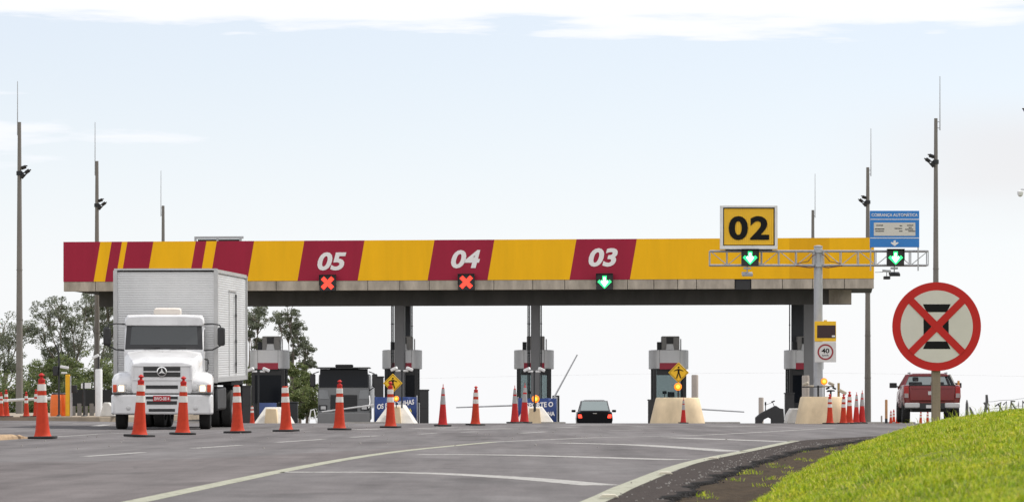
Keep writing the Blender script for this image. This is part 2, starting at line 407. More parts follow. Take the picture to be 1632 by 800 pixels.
def strip(mb,pts,wd,z=.0018):
    # pts: ground points; wd: width in metres
    P2=[]
    for (a,b) in zip(pts[:-1],pts[1:]):
        k=max(2,int(math.dist(a,b)/1.0))
        for i in range(k): P2.append((a[0]+(b[0]-a[0])*i/k,a[1]+(b[1]-a[1])*i/k))
    P2.append(pts[-1]); o=len(mb.v)
    for i,p in enumerate(P2):
        a=P2[max(0,i-1)];b=P2[min(len(P2)-1,i+1)]
        t=Vector((b[0]-a[0],b[1]-a[1])).normalized(); nx,ny=-t.y,t.x
        for s_ in (-.5,.5):
            x,y=p[0]+nx*wd*s_,p[1]+ny*wd*s_; mb.v.append((x,y,gz(x,y)+z))
    for i in range(len(P2)-1):
        mb.f.append((o+2*i,o+2*i+1,o+2*i+3,o+2*i+2)); mb.m.append(0)
def smoothpts(pts,k=6):
    out=[]
    for i in range(len(pts)-1):
        p0=pts[max(0,i-1)];p1=pts[i];p2=pts[i+1];p3=pts[min(len(pts)-1,i+2)]
        for j in range(k):
            t=j/k
            out.append(tuple(.5*((2*p1[q])+(-p0[q]+p2[q])*t+(2*p0[q]-5*p1[q]+4*p2[q]-p3[q])*t*t+(-p0[q]+3*p1[q]-3*p2[q]+p3[q])*t**3) for q in (0,1)))
    return out+[pts[-1]]
mb=MB(); strip(mb,smoothpts([(-1.0,6),(.54,21.25),(.98,25.8),(1.99,35),(3.32,43.9),(4.95,54.8)]),.175); struct(mb.build('edge_line',paint_yellow))
mb=MB(); strip(mb,smoothpts([(-3.0,6),G(212,800),G(500,740.5),G(640,718.5),G(786,704)]),.175); struct(mb.build('edge_line',paint_yellow))
mb=MB(); strip(mb,smoothpts([G(786,704),G(953,697),G(1130,692.5),G(1330,681.5)]),.16); struct(mb.build('edge_line',paint_white))
mb=MB()
for pl in ([(447,752),(653,753),(820,761),(960,773)],[(665,724),(820,725),(1085,732.5)],[(893,705.5),(1020,709),(1170,719)],[(1070,697),(1256,703.5)]):
    strip(mb,smoothpts([G(*p) for p in pl]),.34 if pl[0][0]==447 else .42)
struct(mb.build('gore_stripes',paint_white))
mb=MB()
for a,b in (((135,727),(229,720.5)),((307,714),(384,709)),((441,704.5),(516,699.5)),((560,696.5),(603,694)),((668,691.5),(694,690)),((830,690),(871,687.5)),((973,685.5),(1029,684.5)),((735,688.6),(760,687.4))):
    strip(mb,[G(*a),G(*b)],.15)
struct(mb.build('lane_dashes',paint_white))
mb=MB()
for a,b,w_ in (((60,697.5),(156,691.5),.12),((156,691.5),(290,687),.12),((150,680),(172,677.5),.3),((60,676.5),(95,676.2),.3),((110,676.6),(128,676.4),.3),((180,678),(192,677.8),.5),((893,681),(914,680.5),.5),((660,682.5),(720,681),.4),((1125,679.5),(1208,679.3),.8),((1010,678.8),(1100,678.4),.5),((905,677),(1000,676.6),.8),((735,684),(815,682.5),.4),((560,684.5),(610,683),.35)):
    strip(mb,[G(*a),G(*b)],w_)
struct(mb.build('stop_lines',paint_white))

# older, browner paving between the dashed line and the left edge line
old=asphalt.copy(); old.name='asphalt_older'
for n_ in old.node_tree.nodes:
    if n_.type=='VALTORGB':
        for e_ in n_.color_ramp.elements: c_=e_.color; e_.color=(c_[0]*.93,c_[1]*.89,c_[2]*.88,1)
mb=MB(); jo=[G(-420,748),G(-200,742),G(0,736.5),G(150,734.5),G(260,732),G(420,725.5),G(560,717.5),G(700,709.5)]
ye=[G(770,705),G(640,718.7),G(500,740.7),G(212,800.5),(-3.0,8),(-9,8)]
mb.v=[(x,y,.0009) for x,y in smoothpts(jo,5)+smoothpts(ye,5)]; mb.f=[list(range(len(mb.v)))]; mb.m=[0]
struct(mb.build('road_patch',old))
# kerb stub in the lower left corner
kerb_m=M('kerb_worn',(.36,.25,.15),.9,var=.35,scale=6,bump=.6,bscale=20)
mb=MB(); a=G(-60,705); b=G(52,698)
dx,dy=b[0]-a[0],b[1]-a[1]; Ln=math.hypot(dx,dy); tx,ty=dx/Ln,dy/Ln
prof=[(0,-.05),(.02,.05),(.06,.085),(.2,.085),(.26,.02),(.27,-.05)]
k=14
for i in range(k+1):
    t=i/k; x,y=a[0]+dx*t,a[1]+dy*t; h=1-sm((t-.8)/.2)*.9
    for px,pz in prof:
        q=px+random.uniform(-.012,.012)
        mb.v.append((x-ty*q,y+tx*q,gz(x,y)+max(-.05,pz*h+random.uniform(-.012,.012))))
for i in range(k):
    for j in range(5): mb.f.append((i*6+j,i*6+j+1,i*6+j+7,i*6+j+6)); mb.m.append(0)
mb.f.append([k*6+j for j in range(6)]); mb.m.append(0)
struct(mb.build('kerb',kerb_m))

# ------------------------------------------------------------------ grass bank
BANK=[(-.6,-.13),(-.1,-.03),(0,.0),(.25,.07),(.5,.15),(1.0,.265),(1.4,.34),(2.15,.44),(2.95,.53),(5,.72),(9,.85),(20,.9),(60,.9)]
def bank_z(x,y):
    dd=x-toe(y); g=tab(y,GAP)
    if dd<0:
        t=-dd/max(g,.05); z=-.02*sm(t)
    else:
        z=tab(dd,BANK)*(1-.75*sm((y-60)/40))
    z+= (.02*math.sin(x*5.1+y*1.3)+.016*math.sin(y*3.3-x*2.1)+.012*math.sin(x*9.3-y*.7))*min(1,max(0,(dd+.2)*2))
    base=gz(min(x,20),y)
    return z+base
soil=M('bank_soil',(.054,.039,.025),.95,var=.5,scale=5,bump=.9,bscale=22,spec=.08)
mb=MB(); ds=[-1,-.75,-.5,-.25,-.1,0,.15,.3,.5,.75,1,1.4,1.8,2.2,2.6,3,3.6,4.4,5.5,7,9,13,20,40]
ys=[-20+i*.4 for i in range(330)]
for y in ys:
    g=tab(y,GAP)
    for q in ds:
        x=toe(y)+(q*(g+.02) if q<0 else q)
        z=bank_z(x,y) if q>-1 else bank_z(x,y)-.02
        mb.v.append((x,y,z+random.uniform(-.012,.012)))
n=len(ds)
for j in range(len(ys)-1):
    for i in range(n-1): mb.f.append((j*n+i,j*n+i+1,(j+1)*n+i+1,(j+1)*n+i)); mb.m.append(1 if ds[i]>=.15 else 0)
struct(mb.build('grass_bank',[soil,M('grass_thatch',(.17,.2,.03),.95,var=.4,scale=7,bump=.8,bscale=30,spec=.05)]))

def grass_mat():
    m=bpy.data.materials.new('grass_blades'); m.use_nodes=True; nt=m.node_tree; N=nt.nodes; L=nt.links
    b=N['Principled BSDF']; b.inputs['Roughness'].default_value=.55; b.inputs['Specular IOR Level'].default_value=.3
    g=N.new('ShaderNodeNewGeometry'); r=N.new('ShaderNodeValToRGB'); L.new(g.outputs['Random Per Island'],r.inputs[0])
    el=r.color_ramp.elements
    while len(el)<5: el.new(.5)
    for e,(p,c) in zip(el,[(0,(.17,.26,.012)),(.35,(.29,.38,.018)),(.65,(.4,.48,.022)),(.88,(.52,.54,.06)),(1,(.54,.46,.17))]): e.position=p; e.color=(*c,1)
    tc=N.new('ShaderNodeTexCoord'); n=N.new('ShaderNodeTexNoise'); n.inputs['Scale'].default_value=2.3; n.inputs['Detail'].default_value=7; n.inputs['Roughness'].default_value=.75; L.new(tc.outputs['Object'],n.inputs['Vector'])
    r2=N.new('ShaderNodeValToRGB'); L.new(n.outputs['Fac'],r2.inputs[0]); r2.color_ramp.elements[0].position=.34; r2.color_ramp.elements[0].color=(.52,.74,.5,1); r2.color_ramp.elements[1].position=.68; r2.color_ramp.elements[1].color=(1.45,1.22,1.3,1)
    mx=N.new('ShaderNodeMix'); mx.data_type='RGBA'; mx.blend_type='MULTIPLY'; mx.inputs['Factor'].default_value=1; L.new(r.outputs[0],mx.inputs['A']); L.new(r2.outputs[0],mx.inputs['B'])
    L.new(mx.outputs['Result'],b.inputs['Base Color']); b.inputs['Specular IOR Level'].default_value=.08
    vm=N.new('ShaderNodeVectorMath'); vm.operation='MULTIPLY_ADD'; vm.inputs[1].default_value=(.35,.35,.35); vm.inputs[2].default_value=(0,0,.8); L.new(g.outputs['Normal'],vm.inputs[0])
    vn=N.new('ShaderNodeVectorMath'); vn.operation='NORMALIZE'; L.new(vm.outputs[0],vn.inputs[0]); L.new(vn.outputs[0],b.inputs['Normal'])
    t=N.new('ShaderNodeBsdfTranslucent'); L.new(mx.outputs['Result'],t.inputs[0])
    ms=N.new('ShaderNodeMixShader'); ms.inputs[0].default_value=.35; L.new(b.outputs[0],ms.inputs[1]); L.new(t.outputs[0],ms.inputs[2]); L.new(ms.outputs[0],N['Material Output'].inputs[0])
    return m
grass_m=grass_mat()
pts=[]
def scatter(n,y0,y1,d0,d1,h0,h1,wd,onlyfrus=None):
    for _ in range(n):
        y=random.uniform(y0,y1); q=random.uniform(d0,d1)
        x=toe(y)+q
        if onlyfrus and not (x/y<.172 and x/y>.03): 
            continue
        pts.append((x,y,random.uniform(h0,h1),wd))
scatter(60000,7,16,0.08,2.6,.02,.055,.005,True)
scatter(70000,16,30,.1,3.2,.022,.065,.007,True)
scatter(70000,30,48,.12,3.6,.03,.08,.01,True)
scatter(42000,48,66,.06,4.2,.035,.095,.015,True)
scatter(14000,66,95,.1,6,.05,.13,.025)
scatter(16000,4,60,2.0,9,.05,.11,.02)
for _ in range(260):       # tall thin stalks along the crest
    y=random.uniform(40,66); x=toe(y)+random.uniform(.6,3.2); pts.append((x,y,random.uniform(.15,.34),.008))
for _ in range(34):      # tufts in the bare gutter
    y=random.uniform(15,50); x=toe(y)-random.uniform(.02,.85)*tab(y,GAP)
    for k in range(24): pts.append((x+random.gauss(0,.04),y+random.gauss(0,.1),random.uniform(.02,.07),.006))
V=[];Fq=[]
A=np.array(pts); nB=len(A)
zb=np.array([bank_z(p[0],p[1]) for p in pts])-.008
ang=rng.uniform(0,2*math.pi,nB); lean=rng.uniform(.25,1.3,nB); la=rng.uniform(0,2*math.pi,nB)
h=A[:,2]; wd=A[:,3]
base=np.stack([A[:,0],A[:,1],zb],1); side=np.stack([np.cos(ang),np.sin(ang),np.zeros(nB)],1)*wd[:,None]*.5
ln=np.stack([np.cos(la),np.sin(la),np.zeros(nB)],1)*(h*lean)[:,None]
mid=base+ln*.35+np.stack([np.zeros(nB),np.zeros(nB),h*.6],1); tip=base+ln+np.stack([np.zeros(nB),np.zeros(nB),h*(1-.4*lean)],1)
VV=np.stack([base-side,base+side,mid+side*.8,mid-side*.8,tip],1).reshape(-1,3)
me=bpy.data.meshes.new('grass')
me.vertices.add(nB*5); me.vertices.foreach_set('co',VV.ravel())
i0=(np.arange(nB)*5)[:,None]
loops=np.concatenate([i0+np.array([[0,1,2,3]]),i0+np.array([[3,2,4]])],1).ravel()
me.loops.add(len(loops)); me.loops.foreach_set('vertex_index',loops.astype(np.int32))
me.polygons.add(nB*2); st=np.stack([np.arange(nB)*7,np.arange(nB)*7+4],1).ravel(); me.polygons.foreach_set('loop_start',st.astype(np.int32))
me.update(calc_edges=True); me.validate(); me.materials.append(grass_m)
go=bpy.data.objects.new('grass',me); COL.objects.link(go); tag(go,'short bright green grass covering the roadside bank','grass',kind='stuff')

# loose stones and clods along the broken asphalt edge
def stones(name,spec,mat,label):
    mb=MB()
    for (x,y,z,r) in spec:
        ph=random.random()*6; vs=[];
        for (a,b_) in ((0,1),(.9,.5),(.9,-.3)):
            pass
        ring=[(math.cos(ph+i*1.257)*r*random.uniform(.7,1.2),math.sin(ph+i*1.257)*r*random.uniform(.7,1.3)) for i in range(5)]
        vs=[(x+a,y+b_,z-r*.3) for a,b_ in ring]+[(x+a*.6,y+b_*.6,z+r*random.uniform(.35,.7)) for a,b_ in ring]
        mb.add(vs,[(5,6,7,8,9)]+[(i,(i+1)%5,5+(i+1)%5,5+i) for i in range(5)])
    o=mb.build(name,mat,smooth=20); tag(o,label,'gravel',kind='stuff'); return o
clod=M('asphalt_crumb',(.022,.02,.02),.95,var=.3,scale=20)
chip=M('stone_chip',(.25,.235,.22),.9,var=.3,scale=20)
sp_=[]
for _ in range(2500):
    y=random.uniform(12,75); x=xe(y)+wob(y)+random.gauss(.03,.03); sp_.append((x,y,gz(x,y)-.012,random.uniform(.004,.013)))
stones('asphalt_crumbs',sp_,clod,'dark crumbled asphalt along the broken road edge')
sp_=[]
for _ in range(420):
    y=random.uniform(14,66); x=xe(y)-abs(random.gauss(0,.22))-.03; sp_.append((x,y,gz(x,y)+.016,random.uniform(.004,.012)))
for _ in range(150):
    y=random.uniform(45,90); x=random.uniform(-12,4); sp_.append((x,y,gz(x,y)+.004,random.uniform(.008,.025)))
stones('stone_chips',sp_,chip,'pale stone chips scattered on the dark shoulder')
# reflective road studs just outside the right edge line
stud_m=M('road_stud',(.62,.58,.47),.6,var=.15)
for i,(u,v,lb) in enumerate(((970,794.5,'flat cream road stud nearest the camera beside the right edge line'),(1060,757,'flat cream road stud, middle of three beside the right edge line'),(1136,732.5,'flat cream road stud farthest along the right edge line'))):
    x,y=G(u,v); b=MB(); b.prism([(-.07,0),(.07,0),(.045,.022),(-.045,.022)],-.055,.055)
    o=b.build('road_stud',stud_m,loc=(x,y,gz(x,y)+.012),bevel=.004); tag(o,lb,'road stud','road studs along the shoulder')

# ------------------------------------------------------------------ toll canopy
CL=Vector((-21.45,150)); CR=Vector((16.85,146)); CC=(CL+CR)/2; CYAW=math.atan2(CR.y-CL.y,CR.x-CL.x); CLEN=(CR-CL).length
def lx(u,yl=0.0):
    # local x on the line y=yl of the canopy for a photo column u
    k=(u-U0)/F; c,s_=math.cos(CYAW),math.sin(CYAW)
    # world = CC + x*(c,s)+ yl*(-s,c);  X = k*Y
    return (k*(CC.y+yl*c)-CC.x+yl*s_)/(c-k*s_)
def cw(x,y): c,s_=math.cos(CYAW),math.sin(CYAW); return (CC.x+x*c-y*s_, CC.y+x*s_+y*c)
can=thing('toll_canopy','long red and yellow toll plaza canopy on grey columns','canopy',(CC.x,CC.y,0),CYAW)
Z0,Z1,Z2,Z3=5.30,5.95,6.41,8.31
h=CLEN/2; DEP=8.0
# fascia: stripes are colours of one panel face
mb=MB(); tops=[101.5,160,178,194.5,203,244.5,312,329,345.5,405,485,581,692.4,788,918.7,1015,1258,1322]
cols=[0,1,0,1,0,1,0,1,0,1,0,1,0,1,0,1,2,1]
xt=[lx(u) for u in tops]; xt[0]=-h; sh=lx(700)-lx(689)
for i,c in enumerate(cols):
    a=xt[i]; b=xt[i+1] if i+1<len(xt) else h
    s0=0 if i==0 or i in(16,17) else sh; s1=0 if i+1==len(xt) or i+1 in (16,17) else sh
    mb.add([(a-s0,0,Z2),(b-s1,0,Z2),(b,0,Z3),(a,0,Z3)],[(0,1,2,3)],c)
    # panel thickness
mb.add([(-h,0,Z2),(-h,0,Z3),(-h,.18,Z3),(-h,.18,Z2)],[(0,1,2,3)],0); mb.add([(h,0,Z2),(h,0,Z3),(h,.18,Z3),(h,.18,Z2)],[(0,1,2,3)],1)
mb.add([(-h,0,Z3),(h,0,Z3),(h,.18,Z3),(-h,.18,Z3)],[(0,1,2,3)],1); mb.add([(-h,.18,Z2),(h,.18,Z2),(h,.18,Z3),(-h,.18,Z3)],[(0,1,2,3)],1)
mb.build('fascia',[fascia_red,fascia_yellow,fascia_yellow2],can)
mb=MB()
mb.box(-h,-h+.18,.19,DEP,Z2,Z3-.01); mb.build('end_fascia',fascia_red,can)
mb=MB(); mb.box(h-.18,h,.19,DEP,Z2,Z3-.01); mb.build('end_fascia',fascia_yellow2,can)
mb=MB(); mb.box(-h,h,DEP+.003,DEP+.18,Z2,Z3); mb.build('rear_fascia',fascia_yellow,can)
for i in range(14):   # thin joints between fascia sheets
    pass
mb=MB()
xj=[-h]+[lx(u) for u in (152,225,300,378,440,513,586,637,684,734,787,849,900,960,1000,1042,1080,1110,1171)]
for a,b in zip(xj[:-1],xj[1:]): mb.box(a+.012,b-.012,.02,.32,Z1,Z2-.004)
xj=[lx(u) for u in (1197,1247,1295,1346)]+[h]
for a,b in zip(xj[:-1],xj[1:]): mb.box(a+.012,b-.012,.02,.32,Z1,Z2-.004)
mb.build('concrete_edge',concrete,can,bevel=.01)
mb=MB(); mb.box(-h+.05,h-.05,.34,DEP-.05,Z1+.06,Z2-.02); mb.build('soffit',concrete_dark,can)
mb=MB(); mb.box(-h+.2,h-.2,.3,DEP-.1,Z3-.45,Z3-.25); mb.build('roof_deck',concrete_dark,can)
# black box put in for the shade of the recess at the missing edge panel
mb=MB(); mb.box(lx(1172),lx(1196),.1,.3,Z1-.02,Z2-.01); mb.build('recess_shade',black_plastic,can)
BY=2.6
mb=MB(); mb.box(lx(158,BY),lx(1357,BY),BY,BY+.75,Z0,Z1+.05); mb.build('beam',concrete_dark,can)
mb=MB(); mb.box(lx(1321,BY),lx(1357,BY),BY-.03,BY-.003,Z0+.01,Z1+.04); mb.build('beam_end_plate',concrete,can)
def colm(u0,u1,mat,y0=BY+.05,y1=BY+.6,name='column'):
    x0,x1=lx(u0,y0),lx(u1,y0); X,Y=cw((x0+x1)/2,y0); b=MB(); b.box(x0,x1,y0,y1,gz(X,Y)-.1,Z0+.02 if y0<5 else Z1+.08); return b.build(name,mat,can,bevel=.02)
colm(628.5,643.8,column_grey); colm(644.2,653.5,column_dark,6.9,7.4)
colm(846,859.5,column_grey)
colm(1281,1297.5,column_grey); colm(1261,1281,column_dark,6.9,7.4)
colm(300,317,column_grey); 
def conduit(u,y=BY+.2):
    x=lx(u,y); X,Y=cw(x,y); b=MB(); b.tube([(x,y,gz(X,Y)),(x,y,Z0+.02 if y<5 else Z1+.08)],.032,6)
    for z in (1.5,3,4.4): b.box(x-.04,x+.04,y-.04,y+.04,z,z+.04)
    b.build('conduit',dark_metal,can)
for u in (624.3,626.6,841.5,843.8,862.6): conduit(u)
conduit(656.8,6.8); conduit(1258.5,6.8)
def number(s_,u0,u1,v0,v1):
    b=MB(); x0,x1=lx(u0),lx(u1); X,Y=cw((x0+x1)/2,0)
    z0=HC+(VH-v1)*Y/F; z1=HC+(VH-v0)*Y/F
    text_mb(b,s_,x1-x0,z1-z0,(x0+x1)/2,(z0+z1)/2,-.003,.02,off=.035,shear=.22); b.build('lane_number',letter_white,can)
number('05',506,552,402,431); number('04',719,765.5,398.5,427.5); number('03',938,984.5,395.5,425)
# structure on the roof seen from behind
rf=thing('rooftop_sign_frame','low dark steel sign frame standing on the canopy roof above the truck','sign frame',(*cw(lx(349,5),5),Z3-.25),CYAW)
wd=lx(388,5)-lx(310,5)
b=MB(); b.box(-wd/2,wd/2,-.05,.05,.62,.74); b.box(-wd/2,wd/2,-.05,.05,.3,.38); b.build('rail',steel,rf)
for k in (-.5,-.05,.42): 
    b=MB(); b.box(wd*k,wd*k+.1,-.049,.049,0,.618); b.build('post',steel,rf)
b=MB(); b.box(-wd/2+.15,wd/2-.15,.06,.1,.1,.6); b.build('panel',dark_metal,rf)

# lane signals
def bar(mb,c,ang,l,w_,y0,y1,m=0):
    ca,sa=math.cos(ang),math.sin(ang); pl=[(c[0]+ca*a-sa*b,c[1]+sa*a+ca*b) for a,b in ((-l/2,-w_/2),(l/2,-w_/2),(l/2,w_/2),(-l/2,w_/2))]
    mb.prism(pl,y0,y1,m=m)
def signal(kind,label,loc,rz,size):
    t=thing('lane_signal',label,'traffic signal',loc,rz,'lane signals over the toll lanes')
    s_=size/2; b=MB(); b.box(-s_,s_,0,.16,-s_*.95,s_*.95); b.build('housing',black_plastic,t,bevel=.015)
    b=MB(); b.prism([(-s_*1.02,s_*.96),(s_*1.02,s_*.96),(s_*1.02,s_),(-s_*1.02,s_)],-.14,.1); b.box(-s_*1.02,-s_*.98,-.1,.05,-s_*.3,s_*.955); b.box(s_*.98,s_*1.02,-.1,.05,-s_*.3,s_*.955); b.build('visor',black_plastic,t)
    if kind=='x':
        b=MB(); bar(b,(0,0),R(45),size*.9,size*.25,-.012,-.003); bar(b,(-size*.2,size*.2),R(-45),size*.31,size*.25,-.012,-.003); bar(b,(size*.2,-size*.2),R(-45),size*.31,size*.25,-.012,-.003)
        b.build('lit_cross',led_red,t)
    else:
        def arrow(k,y):
            w1=size*.11*k; w2=size*.38*k; top=size*.36; bot=-size*.38
            pl=[(-w1,top),(w1,top),(w1,-.02*size),(w2*.72,size*.13),(w2,-.0*size),(0,bot*1.08),(-w2,-.0*size),(-w2*.72,size*.13),(-w1,-.02*size)]
            b=MB(); b.prism([(p,q) for p,q in pl],y,y+.006); return b
        arrow(1.12,-.008).build('lit_arrow',led_green,t)
        b=MB(); b.add([(p[0]*.62,p[1]-.004,p[2]*.74) for p in arrow(.95,-.009).v],arrow(.95,-.009).f); b.build('arrow_core',led_core,t)
    return t
for kind,u,v,lb in (('x',522,451,'black lane signal showing a red cross under number 05'),('x',743,449.5,'black lane signal showing a red cross under number 04'),('a',963.5,449,'black lane signal showing a green down arrow under number 03')):
    X,Y=cw(lx(u,-.22),-.22); signal(kind,lb,(X,Y,HC+(VH-v)*Y/F),CYAW,.78)

# ------------------------------------------------------------------ gantry with signs by lane 02
GY=101.0; gx=(1304-U0)*GY/F; g0=gz(gx,GY)
def gzv(v,Y=GY): return HC+(VH-v)*Y/F
gan=thing('gantry','grey steel T shaped gantry with lattice arms carrying signs','gantry',(gx,GY,g0))
zt=gzv(394)-g0
b=MB(); b.tube([(0,0,0),(0,0,zt)],[.155,.135],16); b.lathe([(.14,zt-.001),(.15,zt+.03),(.06,zt+.06)],16); b.build('pole',steel,gan)
za,zb_=gzv(400.5)-g0,gzv(423)-g0
xa,xb=(1131-U0)*GY/F-gx,(1478-U0)*GY/F-gx
def arm(x0,x1):
    b=MB(); sgn=1 if x1>x0 else -1
    for y in (-.2,.2):
        for z in (za,zb_): b.tube([(x0,y*.5 if False else y,z),(x1,y,z)],.03,8)
    nseg=6
    for i in range(nseg+1):
        x=x0+(x1-x0)*i/nseg
        for y in (-.2,.2): b.tube([(x,y,zb_),(x,y,za)],.018,6)
        for z in (za,zb_): b.tube([(x,-.2,z),(x,.2,z)],.015,6)
        if i<nseg:
            x2=x0+(x1-x0)*(i+1)/nseg
            p=(zb_,za) if i%2 else (za,zb_)
            b.tube([(x,-.2,p[0]),(x2,-.2,p[1])],.015,6)
    b.build('lattice_arm',steel,gan)
arm(-.16,xa); arm(.16,xb)
for q in (zb_,za):
    b=MB(); b.lathe([(.2,q-.05),(.2,q+.04)],16); b.build('collar',steel,gan)
rust=M('rusty_cable',(.14,.06,.04),.7,var=.2)
b=MB()
for s_ in (-1,1): b.tube([(s_*.7,-.24,zb_+.05),(s_*.35,-.24,zb_+.12),(s_*.2,-.22,zb_+.3),(s_*.1,-.2,zb_+.34)],.014,6); b.tube([(s_*.75,-.235,zb_-.02),(s_*.3,-.235,zb_-.08),(s_*.14,-.2,zb_-.06)],.02,6)
b.build('cable',rust,gan)
# sign 02
def signbox(name,label,cat,u0,u1,v0,v1,Y,y=-.33):
    X=((u0+u1)/2-U0)*Y/F; z=gzv(v1,Y); t=thing(name,label,cat,(X,Y+y,z)); return t,(u1-u0)*Y/F,(v1-v0)*Y/F
t,wd,hg=signbox('lane_number_sign','yellow lane sign with black number 02 in a white frame','sign',1147,1238,328.5,398,GY)
b=MB(); b.box(-wd/2,wd/2,0,.24,0,.11); b.box(-wd/2,wd/2,0,.24,hg-.07,hg); b.box(-wd/2,-wd/2+.09,.001,.239,.11,hg-.07); b.box(wd/2-.09,wd/2,.001,.239,.11,hg-.07); b.build('frame',white_matte,t,bevel=.01)
b=MB(); k=24; xw0,xw1=-wd/2+.125,wd/2-.125
for i in range(k):
    a=xw0+(xw1-xw0)*i/k; c=xw0+(xw1-xw0)*(i+1)/k; b.box(a,c-.012,.06,.1,.145,hg-.105)
b.box(xw0,xw1,.075,.11,.145,hg-.105); b.build('slatted_face',sign_yellow,t)
b=MB(); b.box(-wd/2+.092,wd/2-.092,.112,.2,.111,hg-.071); b.build('backing',dark_metal,t)
b=MB(); text_mb(b,'02',1.3,.77,0,hg*.485,.056,.02,off=.034,space=1.12); b.build('number',letter_black,t)
b=MB()
for x in (-.55,.55): b.box(x-.03,x+.03,.02,.06,-.06,-.003)
b.box(-.75,.75,.065,.2,-.05,-.004); b.build('bracket',black_plastic,t)
# blue sign
t,wd,hg=signbox('toll_information_sign','blue overhead sign reading COBRANÇA AUTOMÁTICA with white arrow','sign',1384.5,1463,337,395,GY)
b=MB(); b.box(-wd/2,wd/2,0,.04,0,hg); b.build('blue_panel',sign_blue,t,bevel=.006)
b=MB(); l1,l2=hg*(1-.235),hg*.255
b.box(-wd/2+.01,wd/2-.01,-.006,-.002,l1-.012,l1+.012); b.box(-wd/2+.01,wd/2-.01,-.006,-.002,l2-.012,l2+.012); b.build('rule_line',letter_white,t)
b=MB(); text_mb(b,'COBRANÇA AUTOMÁTICA',wd*.93,.145,0,hg*.885,-.002,.006,off=.012); b.build('lettering',letter_white,t)
b=MB(); b.box(-wd*.42,wd*.42,-.008,-.002,hg*.315,hg*.675); b.build('white_panel',sign_white,t)
b=MB(); 
for x,w_,z in ((-.48,.22,.60),(-.48,.3,.50),(-.48,.28,.44),(.2,.08,.59),(.12,.24,.515),(.2,.11,.44),(.5,.2,.6),(.5,.1,.54),(.47,.26,.49),(.55,.22,.44)): b=MB(); b.box(x-w_/2,x+w_/2,-.012,-.0085,hg*z-.014,hg*z+.014); b.build('small_print',dark_metal,t)
pass
b=MB(); q=.09; b.prism([(-.035,.11+.11),(.035,.22),(.035,.15),(.1,.17),(.13,.14),(0,.04),(-.13,.14),(-.1,.17),(-.035,.15)],-.006,-.002); b.build('arrow',letter_white,t)
b=MB(); 
for x in (-wd/2+.03,wd/2-.03): b=MB(); b.box(x-.02,x+.02,.045,.08,-.75,hg*.9); b.build('mounting_strut',steel,t)
for u,lb in ((1194,'black gantry signal with green down arrow below the 02 sign'),(1425,'black gantry signal with green down arrow below the blue sign')):
    X=(u-U0)*GY/F; signal('a',lb,(X,GY-.4,gzv(411.5)),0,.55)
# tag readers hanging under the arm
def reader(u,lb,dbl):
    X=(u-U0)*GY/F; t=thing('toll_antenna',lb,'antenna',(X,GY-.2,gzv(423)-.03))
    b=MB(); b.tube([(0,0,0),(0,0,-.2)],.02,6); b.cbox((0,0,-.07),(.22,.2,.06)); b.build('bracket',steel,t)
    b=MB(); b.cbox((0,-.05,-.26),(.34,.3,.08),(R(15),0,0)); b.build('antenna_panel',steel if not dbl else dark_metal,t,bevel=.01)
    if dbl:
        b=MB(); b.cbox((-.25,-.05,-.16),(.26,.2,.06),(R(10),R(5),0)); b.tube([(-.25,-.05,-.19),(-.25,-.05,-.36)],.014,6); b.tube([(-.36,0,-.19),(-.62,0,-.2)],.012,6); b.build('side_bracket',steel,t)
        b=MB(); b.cbox((-.25,-.1,-.38),(.2,.24,.1)); b.build('camera',dark_metal,t,bevel=.01)
reader(1190,'single grey toll antenna hanging below the 02 gantry signal',False); reader(1424,'pair of grey toll antennas below the gantry end signal',True)
# speed display and 40 km/h plate
SY=100.6; sx=(1315-U0)*SY/F
t=thing('speed_display','yellow radar speed display with dark screen on the gantry pole','display',(sx,SY-.12,gzv(544,SY)))
wd=(1332-1298)*SY/F; hg=(544.0-512)*SY/F
b=MB(); b.box(-wd/2,wd/2,0,.12,0,hg); b.build('case',sign_yellow,t,bevel=.01)
b=MB(); b.box(-wd*.39,wd*.5-.02,-.008,-.002,hg*.17,hg*.8); b.build('screen',M('screen_dark_red',(.03,.004,.008),.3,var=.3,scale=30),t)
b=MB(); b.box(wd*.3,wd*.45,-.013,-.009,hg*.22,hg*.3); b.build('screen_badge',letter_white,t)
b=MB(); b.box(-.05,.05,0,.1,hg+.003,hg+.04); b.build('cap_lug',sign_yellow,t)
t=thing('speed_limit_sign','square white speed limit sign reading 40 km/h on the gantry pole','sign',(sx,SY-.11,gzv(577,SY)))
hg=(577-544.6)*SY/F
b=MB(); b.box(-wd/2,wd/2,0,.03,0,hg); b.build('plate',M('plate_white',(.62,.61,.61),.5,var=.05),t,bevel=.004)
b=MB(); r0,r1=.205,.255; nn=40
ring=[(r*math.cos(2*math.pi*i/nn),-.006,hg*.5+r*math.sin(2*math.pi*i/nn)) for r in (r0,r1) for i in range(nn)]
b.add(ring,[(i,(i+1)%nn,nn+(i+1)%nn,nn+i) for i in range(nn)]); b.build('red_ring',M('ring_red',(.3,.02,.03),.5),t)
b=MB(); text_mb(b,'40',.25,.15,0,hg*.56,-.002,.004,off=.02); b.build('number',letter_black,t)
b=MB(); text_mb(b,'km/h',.2,.06,0,hg*.34,-.002,.004,off=.01); b.build('unit_text',dark_metal,t)

